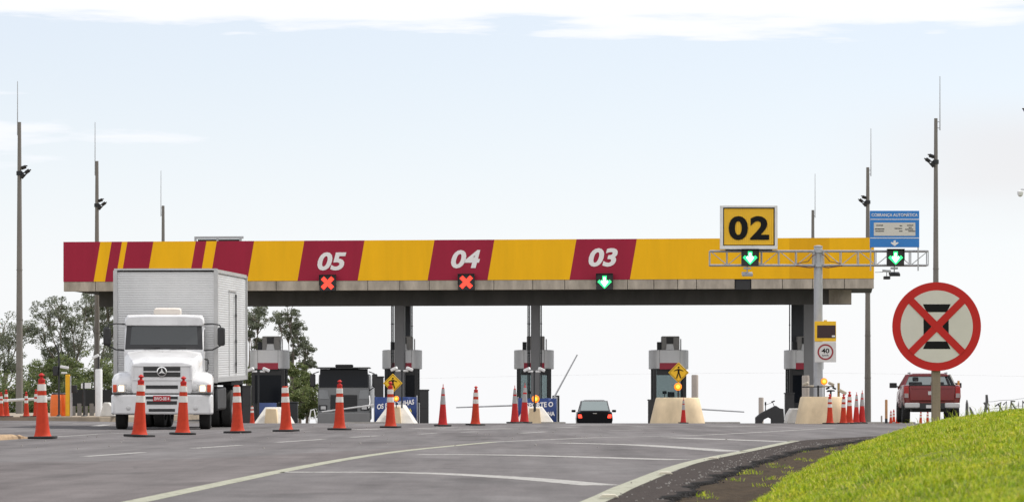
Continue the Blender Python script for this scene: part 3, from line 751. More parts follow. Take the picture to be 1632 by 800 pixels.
# ------------------------------------------------------------------ big no-stopping style round sign
NY=61.0; nx=(1491.5-U0)*NY/F; nz0=bank_z(nx,NY)-.1; zc_=HC+(VH-520.5)*NY/F; rr=70.5*NY/F
t=thing('road_sign','large round red and white prohibition sign with black symbol on wooden post','road sign',(nx,NY,nz0))
cz=zc_-nz0; pw=.082
b=MB(); b.prism([(-pw,-.07),(pw,-.07),(pw,.07),(-pw,.07)],0,cz+rr*.9,axis='z'); b.build('post',post_wood,t,bevel=.015)
b=MB(); b.lathe([(rr,-.125),(rr,-.09)],72,(0,0,cz),axis='y'); b.build('disc',sign_red,t,smooth=30)
ri=rr*.815
b=MB(); b.lathe([(ri,-.128),(ri,-.126)],72,(0,0,cz),axis='y'); b.build('white_field',sign_white,t)
b=MB(); s_=NY/F
for pl in ([(-22,35.5),(22,35.5),(16,23),(-16,23)],[(-16,-23.5),(16,-23.5),(22,-35.5),(-22,-35.5)],[(-21,13),(-9,13),(-9,-13),(-21,-13)],[(9,13),(19,13),(19,-13),(9,-13)]): b.prism([(x*s_,cz+z*s_) for x,z in pl],-.132,-.129)
b.build('black_symbol',letter_black,t)
b=MB(); bar(b,(0,cz),R(45),ri*2.02,rr*.165,-.137,-.133); bar(b,(0,cz),R(-45),ri*2.02,rr*.165,-.1405,-.1375); b.build('red_cross_bar',sign_red,t)
for q in (.3,-.36): b=MB(); b.box(-rr*.6,rr*.6,-.088,-.071,cz+q,cz+q+.06); b.build('back_rail',steel,t)

# ------------------------------------------------------------------ tall lamp poles
def lamp_pole(label,u,vtop,Y,wtop,wbot,rodu,rodv0,rodv1,flood,side,loc=None,extra=False):
    X=(u-U0)*Y/F; g=gz(X,Y)-.1; zt=HC+(VH-vtop)*Y/F-g; s_=Y/F
    t=thing('lamp_pole',label,'lamp pole',(X,Y,g),0,'tall concrete lamp poles around the plaza')
    b=MB(); k=10
    for i in range(k): pass
    b.tube([(0,0,zt*i/k) for i in range(k+1)],[(wbot+(wtop-wbot)*i/k)*s_/2 for i in range(k+1)],10)
    for f_ in (.2,.36,.52): b.tube([(0,0,zt*f_),(0,0,zt*f_+.05)],(wbot+(wtop-wbot)*f_)*s_/2*1.1,10)
    b.build('mast',pole_concrete,t)
    rx=(rodu-u)*s_
    b=MB(); b.tube([(rx,0,HC+(VH-rodv1)*s_-g),(rx,0,HC+(VH-rodv0)*s_-g)],[.028,.016],6); b.tube([(rx,0,zt-.15),(0,0,zt-.15)],.016,6); b.tube([(rx,0,HC+(VH-rodv1)*s_-g+.1),(0,0,HC+(VH-rodv1)*s_-g+.1)],.016,6); b.build('lightning_rod',steel,t)
    if flood:
        zf=HC+(VH-flood)*s_-g
        b=MB(); b.tube([(0,0,zf),(side*.4,-.05,zf+.02)],.03,6); b.tube([(0,.05,zf+.15),(side*.2,.2,zf+.22)],.03,6); b.tube([(0,0,zf-.1),(0,0,zf+.08)],wbot*s_*.4,10); b.build('lamp_bracket',dark_metal,t)
        for (dx,dz,a) in ((.36,.06,35),(.2,.24,20),(.16,-.14,50)):
            b=MB(); b.cbox((side*dx,-.08,zf+dz),(.22,.12,.15),(R(20),R(-side*a),0)); b.cbox((side*(dx+.12),-.1,zf+dz+.06),(.1,.2,.04),(0,R(-side*a),0)); b.build('floodlight',black_plastic,t,bevel=.02)
    return t
lamp_pole('tall concrete lamp pole at the far left edge beside the canopy',31,195,138,5.5,12.5,28,130,216,276,1)
lamp_pole('concrete lamp pole rising behind the canopy left end above yellow stripe',154.5,257,161,5,11,151.5,195,280,327,1)
lamp_pole('shortest concrete lamp pole behind the canopy over the truck roof',260,328,197,4.5,9,256.5,272,345,None,1)
lamp_pole('tall concrete lamp pole standing behind the round prohibition sign',1491.5,189,137,5.5,12,1498,122,208,258,-1)
lamp_pole('concrete lamp pole running up behind the blue sign',1383,267,165,5,11,1388,205,281,322,-1)
lamp_pole('short concrete lamp pole behind the canopy above the gantry pole',1295.5,335,202,4.5,9,1299,277,347,None,-1)
t=lamp_pole('lamp pole at the right frame edge with floodlights and a dome camera',1652,120,112,6,13,1656,60,140,180,-1)
X0=t.location
b=MB(); s_=112/F
b.tube([(0,0,HC+(VH-303)*s_-X0.z),(-25*s_,0,HC+(VH-302)*s_-X0.z)],.02,6); b.build('camera_arm',steel,t)
b=MB(); b.lathe([(.02,.1),(.1,.06),(.11,0),(.08,-.09),(.02,-.13)],14,(-26*s_,0,HC+(VH-308)*s_-X0.z)); b.build('dome_camera',white_matte,t)

# ------------------------------------------------------------------ toll booths
BYY=153.0
def booth(label,u,cab_glass,first=[None]):
    X=(u-U0)*BYY/F; g=gz(X,BYY)+.15
    t=thing('toll_booth',label,'toll booth',(X,BYY,g),0,'toll booths under the canopy')
    zr1=HC+(VH-558)*BYY/F-g; zr0=HC+(VH-588)*BYY/F-g; zs=HC+(VH-640)*BYY/F-g
    hw=.97
    def oct_(w_,dp,rnd):   # plan outline with curved sides
        o=[]
        for sx in (1,-1):
            seq=[]
            for i in range(7):
                a=R(-90+180*i/6); seq.append((sx*(w_-rnd+rnd*math.cos(a)),rnd*1.0*math.sin(a)*dp/rnd))
            o+= seq if sx==1 else seq[::-1]
        return o
    b=MB(); b.prism(oct_(hw,1.25,.45),zr0,zr1,axis='z'); b.build('canopy_ring',silver,t,smooth=40,bevel=.03)
    b=MB(); b.box(-.5,.5,-1.262,-1.253,zr0-.02,zr0+.29); b.build('red_stripe',red_panel,t)
    for sx in (-1,1): b=MB(); b.box(sx*.495-.006,sx*.495+.006,-1.256,-1.2515,zr0+.295,zr1); b.build('panel_joint',dark_metal,t)
    b=MB(); b.box(-.63,.63,-1.075,-1.062,zr0-.3,zr0-.01); b.build('window_header',black_plastic,t)
    b=MB(); b.prism(oct_(.84,1.1,.4),0,zs-.05,axis='z'); b.build('lower_wall',dark_metal,t,smooth=40)
    for sx in (-1,1):
        for yy in (-1.02,1.02):
            b=MB(); b.box(sx*.72-.08,sx*.72+.08,yy-.08,yy+.08,zs-.048,zr0-.002); b.build('mullion',black_plastic,t)
        b=MB(); b.box(sx*.78-.06,sx*.78+.06,-.5,-.38,zs-.048,zr0-.002); b.build('mullion',black_plastic,t)
        b=MB(); b.box(sx*.78-.06,sx*.78+.06,.38,.5,zs-.048,zr0-.002); b.build('mullion',black_plastic,t)
        b=MB(); b.box(sx*.8-.012,sx*.8+.012,-.375,.375,zs-.048,zr0-.002); b.build('side_glass',g_booth,t)
    b=MB(); b.box(-.64,.64,-1.06,-1.04,zs-.048,zr0-.002); b.build('front_glass',cab_glass,t)
    b=MB(); b.box(-.64,.64,1.04,1.06,zs-.048,zr0-.002); b.build('rear_glass',cab_glass,t)
    # desk, monitor inside
    b=MB(); b.box(-.38,.38,-.8,-.3,zs-.04,zs+.12); b.cbox((.1,-.4,zs+.35),(.34,.05,.26)); b.cbox((-.22,-.5,zs+.45),(.2,.04,.14)); b.tube([(-.22,-.5,zs+.1),(-.22,-.5,zs+.45)],.02); b.build('desk_equipment',black_plastic,t)
    # roof equipment
    b=MB(); b.box(-.35,.52,-.3,.5,zr1+.002,zr1+.68); b.build('air_conditioner',M('ac_grey',(.26,.25,.24),.6,var=.15),t,bevel=.04)
    b=MB(); b.box(-.12,.22,-.318,-.303,zr1+.32,zr1+.62); b.build('air_vent',black_plastic,t)
    b=MB(); b.prism([(-.15,0),(.26,0),(.2,.28),(-.1,.28)],-.36,-.302); 
    o=b.build('duct',silver,t,loc=(0,0,zr1+.01)); 
    b=MB(); b.box(-.56,-.36,-.2,.2,zr1+.002,zr1+.4); b.build('control_box',dark_metal,t)
    b=MB(); b.tube([(.6,.1,zr1),(.6,.1,zr1+.55)],.035,6); b.build('vent_pipe',white_matte,t)
    return t
booth('toll booth with red stripe just right of the white truck',430,g_dark)
booth('toll booth behind the grey column right of the grey truck',641,g_dark)
booth('toll booth behind the central column beside the raised barrier arm',851,g_booth)
booth('toll booth standing clear behind the cream crash drum with pedestrian sign',1065.5,g_booth)
booth('toll booth half hidden behind the gantry pole on the right',1281,g_dark)

# concrete islands the booths stand on
isl=M('island_concrete',(.38,.36,.33),.9,var=.25,scale=1.5)
for u in (430,641,851,1065.5,1281):
    X=(u-U0)*BYY/F; b=MB(); 
    prof=[118+i*2 for i in range(25)]
    for y in prof:
        g=gz(X,y); b.v+=[(X-.95,y,g-.1),(X-.95,y,g+.14),(X-.9,y,g+.15),(X+.9,y,g+.15),(X+.95,y,g+.14),(X+.95,y,g-.1)]
    for i in range(24):
        for j in range(5): b.f.append((i*6+j,i*6+j+1,i*6+j+7,i*6+j+6)); b.m.append(0)
    b.f.append(list(range(6))); b.m.append(0)
    struct(b.build('traffic_island',isl))
# left verge island with equipment
b=MB(); b.prism([(-27,111),(-14.6,111),(-13.6,113),(-13.6,150),(-27,150)],-.1,.16,axis='z'); struct(b.build('traffic_island',M('island_earth',(.3,.25,.19),.95,var=.3,scale=1),bevel=.03))

# island noses (sloping concrete mounds)
def nose(label,u,Y,width,height,yaw=0):
    X=(u-U0)*Y/F; g=gz(X,Y); t=thing('island_nose',label,'concrete barrier',(X,Y,g),0,'sloping concrete island noses')
    w_=width/2; b=MB()
    b.v=[(-w_,0,-.05),(w_,0,-.05),(w_,3.2,-.05),(-w_,3.2,-.05),(-.28,.75,height),(.28,.75,height),(.32,3.2,height),(-.32,3.2,height)]
    b.f=[[0,1,5,4],[1,2,6,5],[3,0,4,7],[4,5,6,7],[2,3,7,6]]; b.m=[0]*5
    b.build('mound',offwhite,t,bevel=.03)
    b=MB(); b.prism([(-.26,-.05),(.26,-.05),(.2,height*.93),(-.2,height*.93)],-.05,.5); b.build('cream_nose',cream,t,bevel=.03)
    return t
nose('white concrete island nose with cream front below the left banner',629,118,1.72,.78)
nose('white concrete island nose with cream front below the sponsor banner by the black car',852,118,1.72,.72)
nose('scuffed white concrete island nose beside the white truck',432,118,1.5,.7)
b=MB(); X=(1262-U0)*102/F; b.prism([(-.2,0),(.5,0),(.5,.5),(-.02,.5),(-.14,.3)],-.3,.8); o=b.build('concrete_block',offwhite,loc=(X,102,gz(X,102)-.02),bevel=.03); tag(o,'white concrete block at the left foot of the right cream drum','concrete block')
# cream crash drums
def drum(label,u,Y,w0,w1,hg,post):
    X=(u-U0)*Y/F; g=gz(X,Y); t=thing('crash_barrier',label,'crash barrier',(X,Y,g-.02),0,'cream concrete crash drums')
    def pl(w_,d_):
        o=[]; r=min(w_,.42)
        for i in range(24):
            a=2*math.pi*i/24; x,y=math.cos(a),math.sin(a)
            o.append((math.copysign(abs(x)**.6,x)*w_/2,math.copysign(abs(y)**.6,y)*d_/2))
        return o
    b=MB(); secs=[(0,1.0),(.04,1.005),(.06,.985),(hg*.5,None),(hg-.03,None),(hg,None)]
    vs=[]; 
    for z,_ in secs:
        f_=z/hg; w_=w0+(w1-w0)*f_; 
        if z==hg: w_-=.05
        for x,y in pl(w_,w_*1.0): vs.append((x,y,z))
    fs=[]
    for i in range(len(secs)-1):
        for j in range(24): fs.append((i*24+j,i*24+(j+1)%24,(i+1)*24+(j+1)%24,(i+1)*24+j))
    fs.append(tuple((len(secs)-1)*24+j for j in range(24))); b.add(vs,fs); b.build('drum_wall',cream,t,smooth=40)
    b=MB()
    for k in (-.2,.23):
        pass
    return t
drum('cream concrete crash drum in front of the pedestrian sign booth',1079.5,104,1.84,1.42,.87,True)
drum('cream concrete crash drum at the foot of the gantry pole',1310,98,1.66,1.32,.86,True)
def bollard(label,u,v0,Y,r,mat,ztop=None,cap=False):
    X=(u-U0)*Y/F; g=gz(X,Y)-.02; zt=HC+(VH-v0)*Y/F-g
    b=MB(); b.lathe([(r,0),(r,zt-.03),(r*.85,zt)],16); o=b.build('bollard',mat,loc=(X,Y,g)); tag(o,label,'bollard','concrete guard posts beside the lanes'); return o
pink_conc=M('post_concrete',(.42,.37,.33),.85,var=.2,scale=2,streak=4)
bollard('pale concrete guard post right of the pedestrian sign',1107.5,597,108,.118,pink_conc)
bollard('pale concrete guard post behind the right cream drum',1284,598,101.2,.12,pink_conc)
bollard('pale concrete guard post left of the black barrier housing',1213,633,135,.11,pink_conc)
bollard('tall thick white guard post left of the truck',157.5,588,113,.13,white_matte)
bollard('tiny grey guard post right of the far lamp pole',1405,662,112,.03,pink_conc)

# ------------------------------------------------------------------ pedestrian signs, beacons
def ped_sign(label,u,v,half,Y,v0):
    X=(u-U0)*Y/F; g=HC+(VH-v0)*Y/F; s_=Y/F; t=thing('pedestrian_sign',label,'road sign',(X,Y,g),0,'yellow diamond pedestrian signs')
    zc=HC+(VH-v)*s_-g; a=half*s_
    b=MB(); b.tube([(0,.04,0),(0,.04,zc+a*.5)],.025,8); b.build('pole',dark_metal,t)
    b=MB(); b.prism([(0,zc-a),(a,zc),(0,zc+a),(-a,zc)],-.012,.012); b.build('diamond_plate',sign_yellow,t,bevel=.01)
    b=MB(); o_=a*.9; i_=a*.85
    vs=[(0,-.0145,zc-o_),(o_,-.0145,zc),(0,-.0145,zc+o_),(-o_,-.0145,zc),(0,-.0145,zc-i_),(i_,-.0145,zc),(0,-.0145,zc+i_),(-i_,-.0145,zc)]
    b.add(vs,[(i,(i+1)%4,4+(i+1)%4,4+i) for i in range(4)]); b.build('border',letter_black,t)
    b=MB(); q=a
    b.lathe([(q*.085,-.02),(q*.085,-.016)],14,(0,0,zc+q*.5),axis='y')
    for pl in ([(-.1,.36),(.1,.36),(.09,-.05),(-.09,-.05)],[(-.08,.36),(-.44,.2),(-.47,.12),(-.08,.24)],[(.08,.36),(.44,.2),(.47,.12),(.08,.24)],[(-.09,-.03),(.02,-.03),(-.14,-.55),(-.26,-.55)],[(-.02,-.03),(.09,-.03),(.26,-.52),(.14,-.55)]):
        b.prism([(x*q,zc+z*q) for x,z in pl],-.02,-.0155)
    b.build('walker_symbol',letter_black,t); return t
ped_sign('yellow diamond pedestrian sign above the left banner, behind a cone',626,610.5,15.5,116,648)
ped_sign('yellow diamond pedestrian sign above the cream crash drum',1081.5,593.5,16.5,103.8,633.5)
def beacon(label,u,v,r,Y,v0):
    X=(u-U0)*Y/F; s_=Y/F; g=HC+(VH-v0)*s_; t=thing('warning_beacon',label,'beacon',(X,Y,g),0,'amber warning beacons')
    zc=HC+(VH-v)*s_-g; a=r*s_
    b=MB(); b.tube([(0,.03,0),(0,.03,zc)],.018,8); b.build('stem',dark_metal,t)
    b=MB(); b.lathe([(a*1.02,-.02),(a*1.08,.05),(a*.6,.09)],20,(0,0,zc),axis='y'); b.build('housing',M('beacon_case',(.6,.12,.01),.5),t)
    b=MB(); b.lathe([(a*.55,-.045),(a*.85,-.035),(a*.98,-.021)],20,(0,0,zc),axis='y'); b.build('lens',amber_on,t)
    b=MB(); b.lathe([(a*.3,-.055),(a*.5,-.046)],16,(0,0,zc),axis='y'); b.build('lit_core',amber_core,t)
beacon('small amber beacon half behind a cone below the left pedestrian sign',631.5,635,4.2,115.6,650)
beacon('amber beacon lit below the pedestrian sign on the cream drum',1080.5,616,6,103.5,633.5)
beacon('amber beacon lit in front of the central canopy column',853.5,635.5,6,117.6,655)
beacon('amber beacon lit right of the gantry pole',1313.5,607.5,5.2,97.9,632.8)

# ------------------------------------------------------------------ banners
def banner(label,u0,u1,v0,v1,Y,lines,legs=True):
    s_=Y/F; X=((u0+u1)/2-U0)*s_; g=gz(X,Y)+.1; t=thing('banner',label,'banner',(X,Y,g),0)
    w_=(u1-u0)*s_; z1=HC+(VH-v0)*s_-g; z0=max(.05,HC+(VH-v1)*s_-g)
    b=MB(); k=14
    for i in range(k+1):
        x=-w_/2+w_*i/k; y=.02*math.sin(i*1.1)
        b.v+=[(x,y,z0+.02*math.sin(i*.7)),(x,y+.015*math.sin(i*2),(z0+z1)/2),(x,y,z1-.015*abs(math.sin(i*.6)))]
    for i in range(k):
        for j in range(2): b.f.append((i*3+j,i*3+j+1,i*3+j+4,i*3+j+3)); b.m.append(0)
    o=b.build('cloth',banner_blue,t); so_=o.modifiers.new('s','SOLIDIFY'); so_.thickness=.006
    for (txt,x,z,wd,hg,mt,sk) in lines:
        b=MB(); text_mb(b,txt,wd*w_,hg,0,0,0,.004,off=.03)
        b.v=[(p[0]+x*w_,p[1]-.045,p[2]+z0+(z1-z0)*z+p[0]*sk) for p in b.v]; b.build('lettering',mt,t)
    for sx in (-1,1):
        b=MB(); b.tube([(sx*(w_/2+.01),.05,0),(sx*(w_/2+.01),.05,z1+.05)],.025,8); b.build('banner_pole',steel,t)
    return t
txt_y=M('banner_yellow',(.75,.6,.1),.6)
banner('blue cloth banner with slanted white and yellow lettering left of the open lane',597,664,632,672,123,[('OS BANDINHAS',.0,.7,.88,.2,letter_white,.14),('CORRIDA',.14,.42,.5,.15,txt_y,.12)])
banner('blue cloth banner lettered ESPORTE below the central column',826,887,634,673,123,[('ESPORTE O',.02,.72,.78,.2,letter_white,.05),('LINHA',.28,.35,.34,.17,letter_white,.08)])
b=MB(); X=(427-U0)*121/F; b.box(-.33,.33,-.015,.015,.3,.82); b.tube([(-.3,.04,0),(-.3,.04,.8)],.02); b.tube([(.3,.04,0),(.3,.04,.8)],.02)
o=b.build('blue_panel_board',M('board_blue',(.045,.075,.2),.6),loc=(X,121,gz(X,121)+.1)); tag(o,'plain faded blue board under the booth beside the truck','board')

# ------------------------------------------------------------------ boom barriers
arm_m=M('barrier_arm_white',(.55,.55,.55),.5,var=.12,scale=4)
def boom(label,pu,pv,tu,tv,Y,Y2=None,mat=None,r=.035):
    s_=Y/F; X=(pu-U0)*s_; g=gz(X,Y)+.1; t=thing('boom_barrier',label,'barrier',(X,Y,g),0,'boom barriers across the toll lanes')
    zp=HC+(VH-pv)*s_-g; sg=1 if tu>pu else -1
    b=MB(); b.box(-.16,.16,-.02,.3,0,max(.5,zp+.12)); b.build('cabinet',dark_metal,t,bevel=.02)
    Yt=Y2 or Y; q=P(tu,tv,Yt)-Vector((X,Y,g))
    b=MB(); b.tube([(-sg*.1,-.06,zp),tuple(q+Vector((0,-.06,0)))],[r*1.15,r*.85],8); b.build('arm',mat or arm_m,t)
    b=MB(); b.lathe([(.07,-.1),(.07,-.021)],12,(0,0,zp),axis='y'); b.build('hub',steel,t)
    return t
boom('lowered white barrier arm in front of the grey truck',603,643.5,513,656,135)
boom('lowered thin grey barrier arm left of the central booth',822,645.5,727,649,140,mat=steel)
boom('raised grey barrier arm standing diagonally left of the black car',886,634,920,565,142,mat=steel)
boom('lowered thin grey barrier arm right of the cream crash drum',1100,650.5,1186,656,138,mat=steel)
boom('long white barrier arm at the far left in front of the trees',95,633.5,-40,640.5,120,r=.055)
# black arched barrier housing
X=(1228-U0)*125/F; s_=125/F
t=thing('barrier_housing','black sloping barrier housing with arched opening left of the right booth','barrier',(X,125,gz(X,125)))
g=gz(X,125); zz=lambda v:HC+(VH-v)*s_-g; xx=lambda u:(u-1228)*s_
b=MB(); b.prism([(xx(1204),zz(676)),(xx(1204),zz(665)),(xx(1212),zz(658)),(xx(1228),zz(650)),(xx(1236),zz(646)),(xx(1242),zz(650)),(xx(1248),zz(651)),(xx(1250),zz(680)),(xx(1229),zz(680)),(xx(1229),zz(667)),(xx(1224),zz(664.5)),(xx(1217),zz(668)),(xx(1214),zz(673)),(xx(1214),zz(676))],-.25,.25); b.build('housing_body',M('housing_black',(.025,.025,.027),.6,var=.2),t,bevel=.02)
b=MB(); b.tube([(xx(1220),0,zz(654)),(xx(1220),0,zz(640))],.02,6); b.cbox((xx(1220),0,zz(643)),(.06,.06,.12)); b.tube([(xx(1234),0,zz(647)),(xx(1231),0,zz(640))],.015,6); b.cbox((xx(1232),0,zz(639.5)),(.14,.1,.05),(0,R(-20),0)); b.tube([(xx(1220),0,zz(645)),(xx(1231),0,zz(641))],.008,5); b.build('sensor',dark_metal,t)

# ------------------------------------------------------------------ camera clusters
def cctv(label,u,v,Y,v0,span,mat=white_matte,pm=None,cs=1):
    s_=Y/F; X=(u-U0)*s_; g=HC+(VH-v0)*s_; t=thing('camera_pole',label,'camera',(X,Y,g),0,'camera poles at the lane heads')
    z=HC+(VH-v)*s_-g
    b=MB(); b.tube([(0,0,0),(0,0,z)],.03,8); b.tube([(-span,0,z-.05),(span,0,z-.03)],.02,6); b.build('pole',pm or dark_metal,t)
    for sx in (-1,1):
        b=MB(); b.cbox((sx*span*.8,-.06,z+.05),(.26*cs,.13*cs,.11*cs),(0,R(sx*22),R(sx*25))); b.cbox((sx*span*.42,0,z-.02),(.2*cs,.08,.07*cs)); b.build('camera',mat,t,bevel=.02)
    return t
cctv('white twin cameras on a pole in front of the booth beside the truck',412,591,117,662,.36)
cctv('white twin cameras on a pole before the left grey column',640.5,590,117.5,650,.36)
cctv('white twin cameras on a pole before the central column',851.5,591,117,656,.34)
t=cctv('low black camera pole with cameras spread wide on the right cream drum',1304,614,97.5,632.8,.5,M('camera_cream',(.45,.4,.32),.5),cs=.75)
cctv('small dark camera stand behind the right cream drum',1324,621,99,645,.13,dark_metal,cs=.5)
b=MB(); X=(1336.5-U0)*99.5/F; b.prism([(-.035,-.035),(.035,-.035),(.035,.035),(-.035,.035)],0,1.28,axis='z'); o=b.build('camera_post',M('post_ochre',(.36,.24,.1),.8,var=.2),loc=(X,99.5,gz(X,99.5))); tag(o,'slim ochre post with a camera beside the right cream drum','post')
b=MB(); b.cbox((.12,-.04,1.0),(.26,.14,.1),(0,R(28),0)); b.build('camera',M('camera_cream'),o,bevel=.02)
b=MB(); X=(1412.5-U0)*116/F; b.lathe([(.05,0),(.05,.93),(.04,.95)],10); b.lathe([(.052,.0),(.052,.25)],10,m=1); o=b.build('marker_post',[M('post_brown',(.42,.22,.1),.8,var=.2),dark_metal],loc=(X,116,gz(X,116))); tag(o,'slim brown marker post beside the small cones left of the red pickup','post')

# ------------------------------------------------------------------ cones
def cone_a(knob=True,mat=cone_orange):
    t=thing('traffic_cone','x','traffic cone',(0,0,0)); 
    b=MB(); pl=[]
    for i in range(32):
        a=2*math.pi*i/32; pl.append((math.copysign(abs(math.cos(a))**.55,math.cos(a))*.265,math.copysign(abs(math.sin(a))**.55,math.sin(a))*.265))
    b.prism(pl,0,.045,axis='z'); b.build('base',rubber,t,bevel=.012)
    b=MB(); b.lathe([(.165,.046),(.15,.07),(.135,.13),(.12,.25),(.105,.45),(.09,.68),(.083,.82),(.0745,.96),(.074,1.0),(.05,1.035)],24); b.build('cone_body',mat,t)
    b=MB(); b.lathe([(.0955,.665),(.0875,.795)],24,caps=False); b.build('reflective_band',cone_white,t)
    b=MB(); b.lathe([(.083,.88),(.0785,1.0)],24,caps=False); b.build('reflective_band',cone_white,t)
    if knob:
        b=MB(); b.lathe([(.06,1.03),(.066,1.06),(.062,1.09),(.028,1.105),(.028,1.14),(.05,1.148),(.058,1.165),(.02,1.2),(.004,1.205)],18); b.build('knob',cone_red if mat is cone_orange else mat,t)
    return t
def cone_b():
    t=thing('traffic_cone','x','traffic cone',(0,0,0))
    b=MB(); b.prism([(-.2,-.2),(.2,-.2),(.2,.2),(-.2,.2)],0,.045,axis='z'); b.build('base',rubber,t,bevel=.02)
    b=MB(); b.lathe([(.14,.046),(.125,.1),(.105,.3),(.08,.6),(.055,.9),(.035,1.08),(.012,1.1),(.01,1.19)],20); b.build('cone_body',cone_red,t)
    b=MB(); b.lathe([(.0815,.62),(.0615,.86)],20,caps=False); b.build('reflective_band',cone_grey,t)
    b=MB(); b.lathe([(.056,.91),(.04,1.06)],20,caps=False); b.build('reflective_band',cone_grey,t)
    return t
pA,pAn,pB=cone_a(),cone_a(False),cone_b()
used=set()
CN=[ # proto,u,v,Y override, scale, label
 (pA,68,699,None,1,'orange and white cone nearest the left frame edge, the largest in the row'),
 (pA,222,696,None,1,'orange and white cone before the truck bumper under the left headlight'),
 (pA,291,692.5,None,1,'orange and white cone before the truck between plate and right headlight'),
 (pAn,378.5,690,None,1,'flat topped orange cone in front of the truck rear wheels'),
 (pAn,456,687.5,None,1,'flat topped orange cone right of the truck in front of the first booth'),
 (pA,541,685,None,1,'orange cone with round knob in front of the grey truck'),
 (pA,622.5,681.5,None,1,'orange cone with knob covering part of the left pedestrian sign'),
 (pB,705.5,679,None,.98,'slender red cone with grey bands right of the left banner'),
 (pA,757.5,677.5,None,.94,'orange cone with two white bands standing alone over the lowered barrier arm'),
 (pB,820.5,673,101,1.02,'slender red cone, left of the pair before the central banner'),
 (pB,835.5,673,101.5,1.09,'slender red cone, right of the pair before the central banner'),
 (pB,1089,674,100.5,.69,'short plain red cone against the cream drum with pedestrian sign'),
 (pA,1322.5,676,96,.76,'orange cone with two white bands in front of the right cream drum'),
 (pA,1344,675,96.6,.76,'orange cone, leftmost of the four right of the gantry drum'),
 (pA,1353.5,674,97.2,.83,'orange cone, second of the four right of the gantry drum'),
 (pB,1364.5,673,99,.83,'slender dark red cone, third of the four right of the gantry drum'),
 (pB,1373.5,673,99.2,.88,'slender dark red cone touching the far lamp pole foot'),
 (pA,1419.5,672,118,.48,'small far cone, leftmost of three left of the pickup'),
 (pA,1424.5,672,118.5,.52,'small far cone, middle of three left of the pickup'),
 (pA,1430.5,672,118,.6,'small far cone nearest the pickup left wheel'),
 (pA,1467,672,120,.5,'red cone seen below the pickup, left of the pair'),
 (pA,1478,672,120,.5,'red cone seen below the pickup, right of the pair'),
 (pA,2,667.5,110,.72,'distant red cone cut by the left frame edge'),
 (pA,10,667.5,110.5,.8,'distant red cone second from the left frame edge'),
 (pA,42,667.5,110.5,.74,'distant banded red cone right of the leftmost lamp pole'),
 (pA,58,667.5,110,.8,'distant banded red cone half hidden by the large left cone'),
 (pAn,402,667.5,112,.62,'orange cone under the first booth right of the truck'),
]
for p,u,v,Y,sc,lb in CN:
    if Y is None: Y=HC*F/(v-VH)
    X=(u-U0)*Y/F
    c=p if id(p) not in used else copy_tree(p); used.add(id(p))
    c.location=(X,Y,gz(X,Y)+.004+(.156 if Y in (110,110.5) and u<100 else 0)); c.scale=(sc,sc,sc); c.rotation_euler=(random.uniform(-.02,.02),random.uniform(-.026,.026),random.uniform(0,6.2))
    tag(c,lb,'traffic cone','orange traffic cones on the approach')
# barrels, posts at the left verge
vz=.16
def leftpost(name,label,cat,u,Y,h_,fn):
    X=(u-U0)*Y/F; t=thing(name,label,cat,(X,Y,vz)); fn(t,Y/F); return t
def f1(t,s_):
    b=MB(); b.lathe([(.2,0),(.21,.3),(.21,.34),(.18,.72),(.16,.78)],16); b.build('drum',barrel_orange,t)
    b=MB(); b.lathe([(.165,.785),(.175,.8),(.1,.85)],16); b.build('lid',black_plastic,t)
leftpost('traffic_barrel','orange traffic barrel left of the thin black pole','traffic barrel',89,113,.8,f1)['group']='orange barrels on the left verge'
leftpost('traffic_barrel','orange traffic barrel between black pole and yellow post','traffic barrel',99,113.6,.8,f1)['group']='orange barrels on the left verge'
def f2(t,s_): b=MB(); b.prism([(-.08,-.06),(.08,-.06),(.08,.06),(-.08,.06)],0,1.5,axis='z'); b.build('post_body',yellow_post,t,bevel=.02); b=MB(); b.box(.09,.12,-.05,.05,0,1.45); b.build('side_strip',alu_trim,t)
leftpost('yellow_guard_post','upright yellow guard post beside the orange barrels','guard post',108,113,1.5,f2)
def f3(t,s_):
    b=MB(); b.tube([(0,0,0),(0,0,2.0),(-.02,0,2.3),(-.12,0,2.55)],.035,8); b.lathe([(.1,0),(.06,.06)],10); b.build('pole',black_plastic,t)
    b=MB(); b.cbox((-.12,0,1.62),(.18,.2,.34)); b.build('camera_box',black_plastic,t,bevel=.02)
    b=MB(); b.cbox((.2,-.05,1.75),(.3,.14,.1),(0,R(10),0)); b.cbox((.18,.0,1.55),(.2,.1,.07)); b.build('camera',white_matte,t,bevel=.02)
leftpost('camera_mast','thin black mast with white camera beside the orange barrels','camera mast',94,112,2.3,f3)
def f4(t,s_):
    b=MB(); b.tube([(0,0,0),(0,0,1.22)],.04,8); b.lathe([(.12,0),(.05,.05)],10); b.build('pole',black_plastic,t)
    b=MB(); b.box(.03,.24,-.05,.05,1.0,1.2); b.box(-.1,-.045,-.05,.05,1.0,1.18); b.build('reader_head',white_matte,t)
leftpost('card_reader','slim black post with white reader head in front of the dark fence','reader post',134,112.5,1.2,f4)
def f5(t,s_):
    b=MB(); b.tube([(0,0,0),(0,0,.9)],.03,8); b.build('pole',steel,t)
    b=MB(); b.box(-.03,.2,-.06,.06,.85,1.12); b.build('reader_box',black_plastic,t,bevel=.02)
leftpost('card_reader','thin grey post with black box right of the yellow post','reader post',114,113.2,1.2,f5)
def f6(t,s_):
    b=MB(); b.tube([(0,0,0),(0,0,.55)],.03,8); b.build('pole',black_plastic,t); b=MB(); b.cbox((-.1,-.05,.45),(.26,.12,.1),(0,R(-25),0)); b.build('camera',white_matte,t,bevel=.02)
t=leftpost('camera_pole','white camera on a short stem on top of the thick white guard post','camera',157,113,.5,f6); t.location.z=HC+(VH-588)*113/F; t['group']='camera poles at the lane heads'
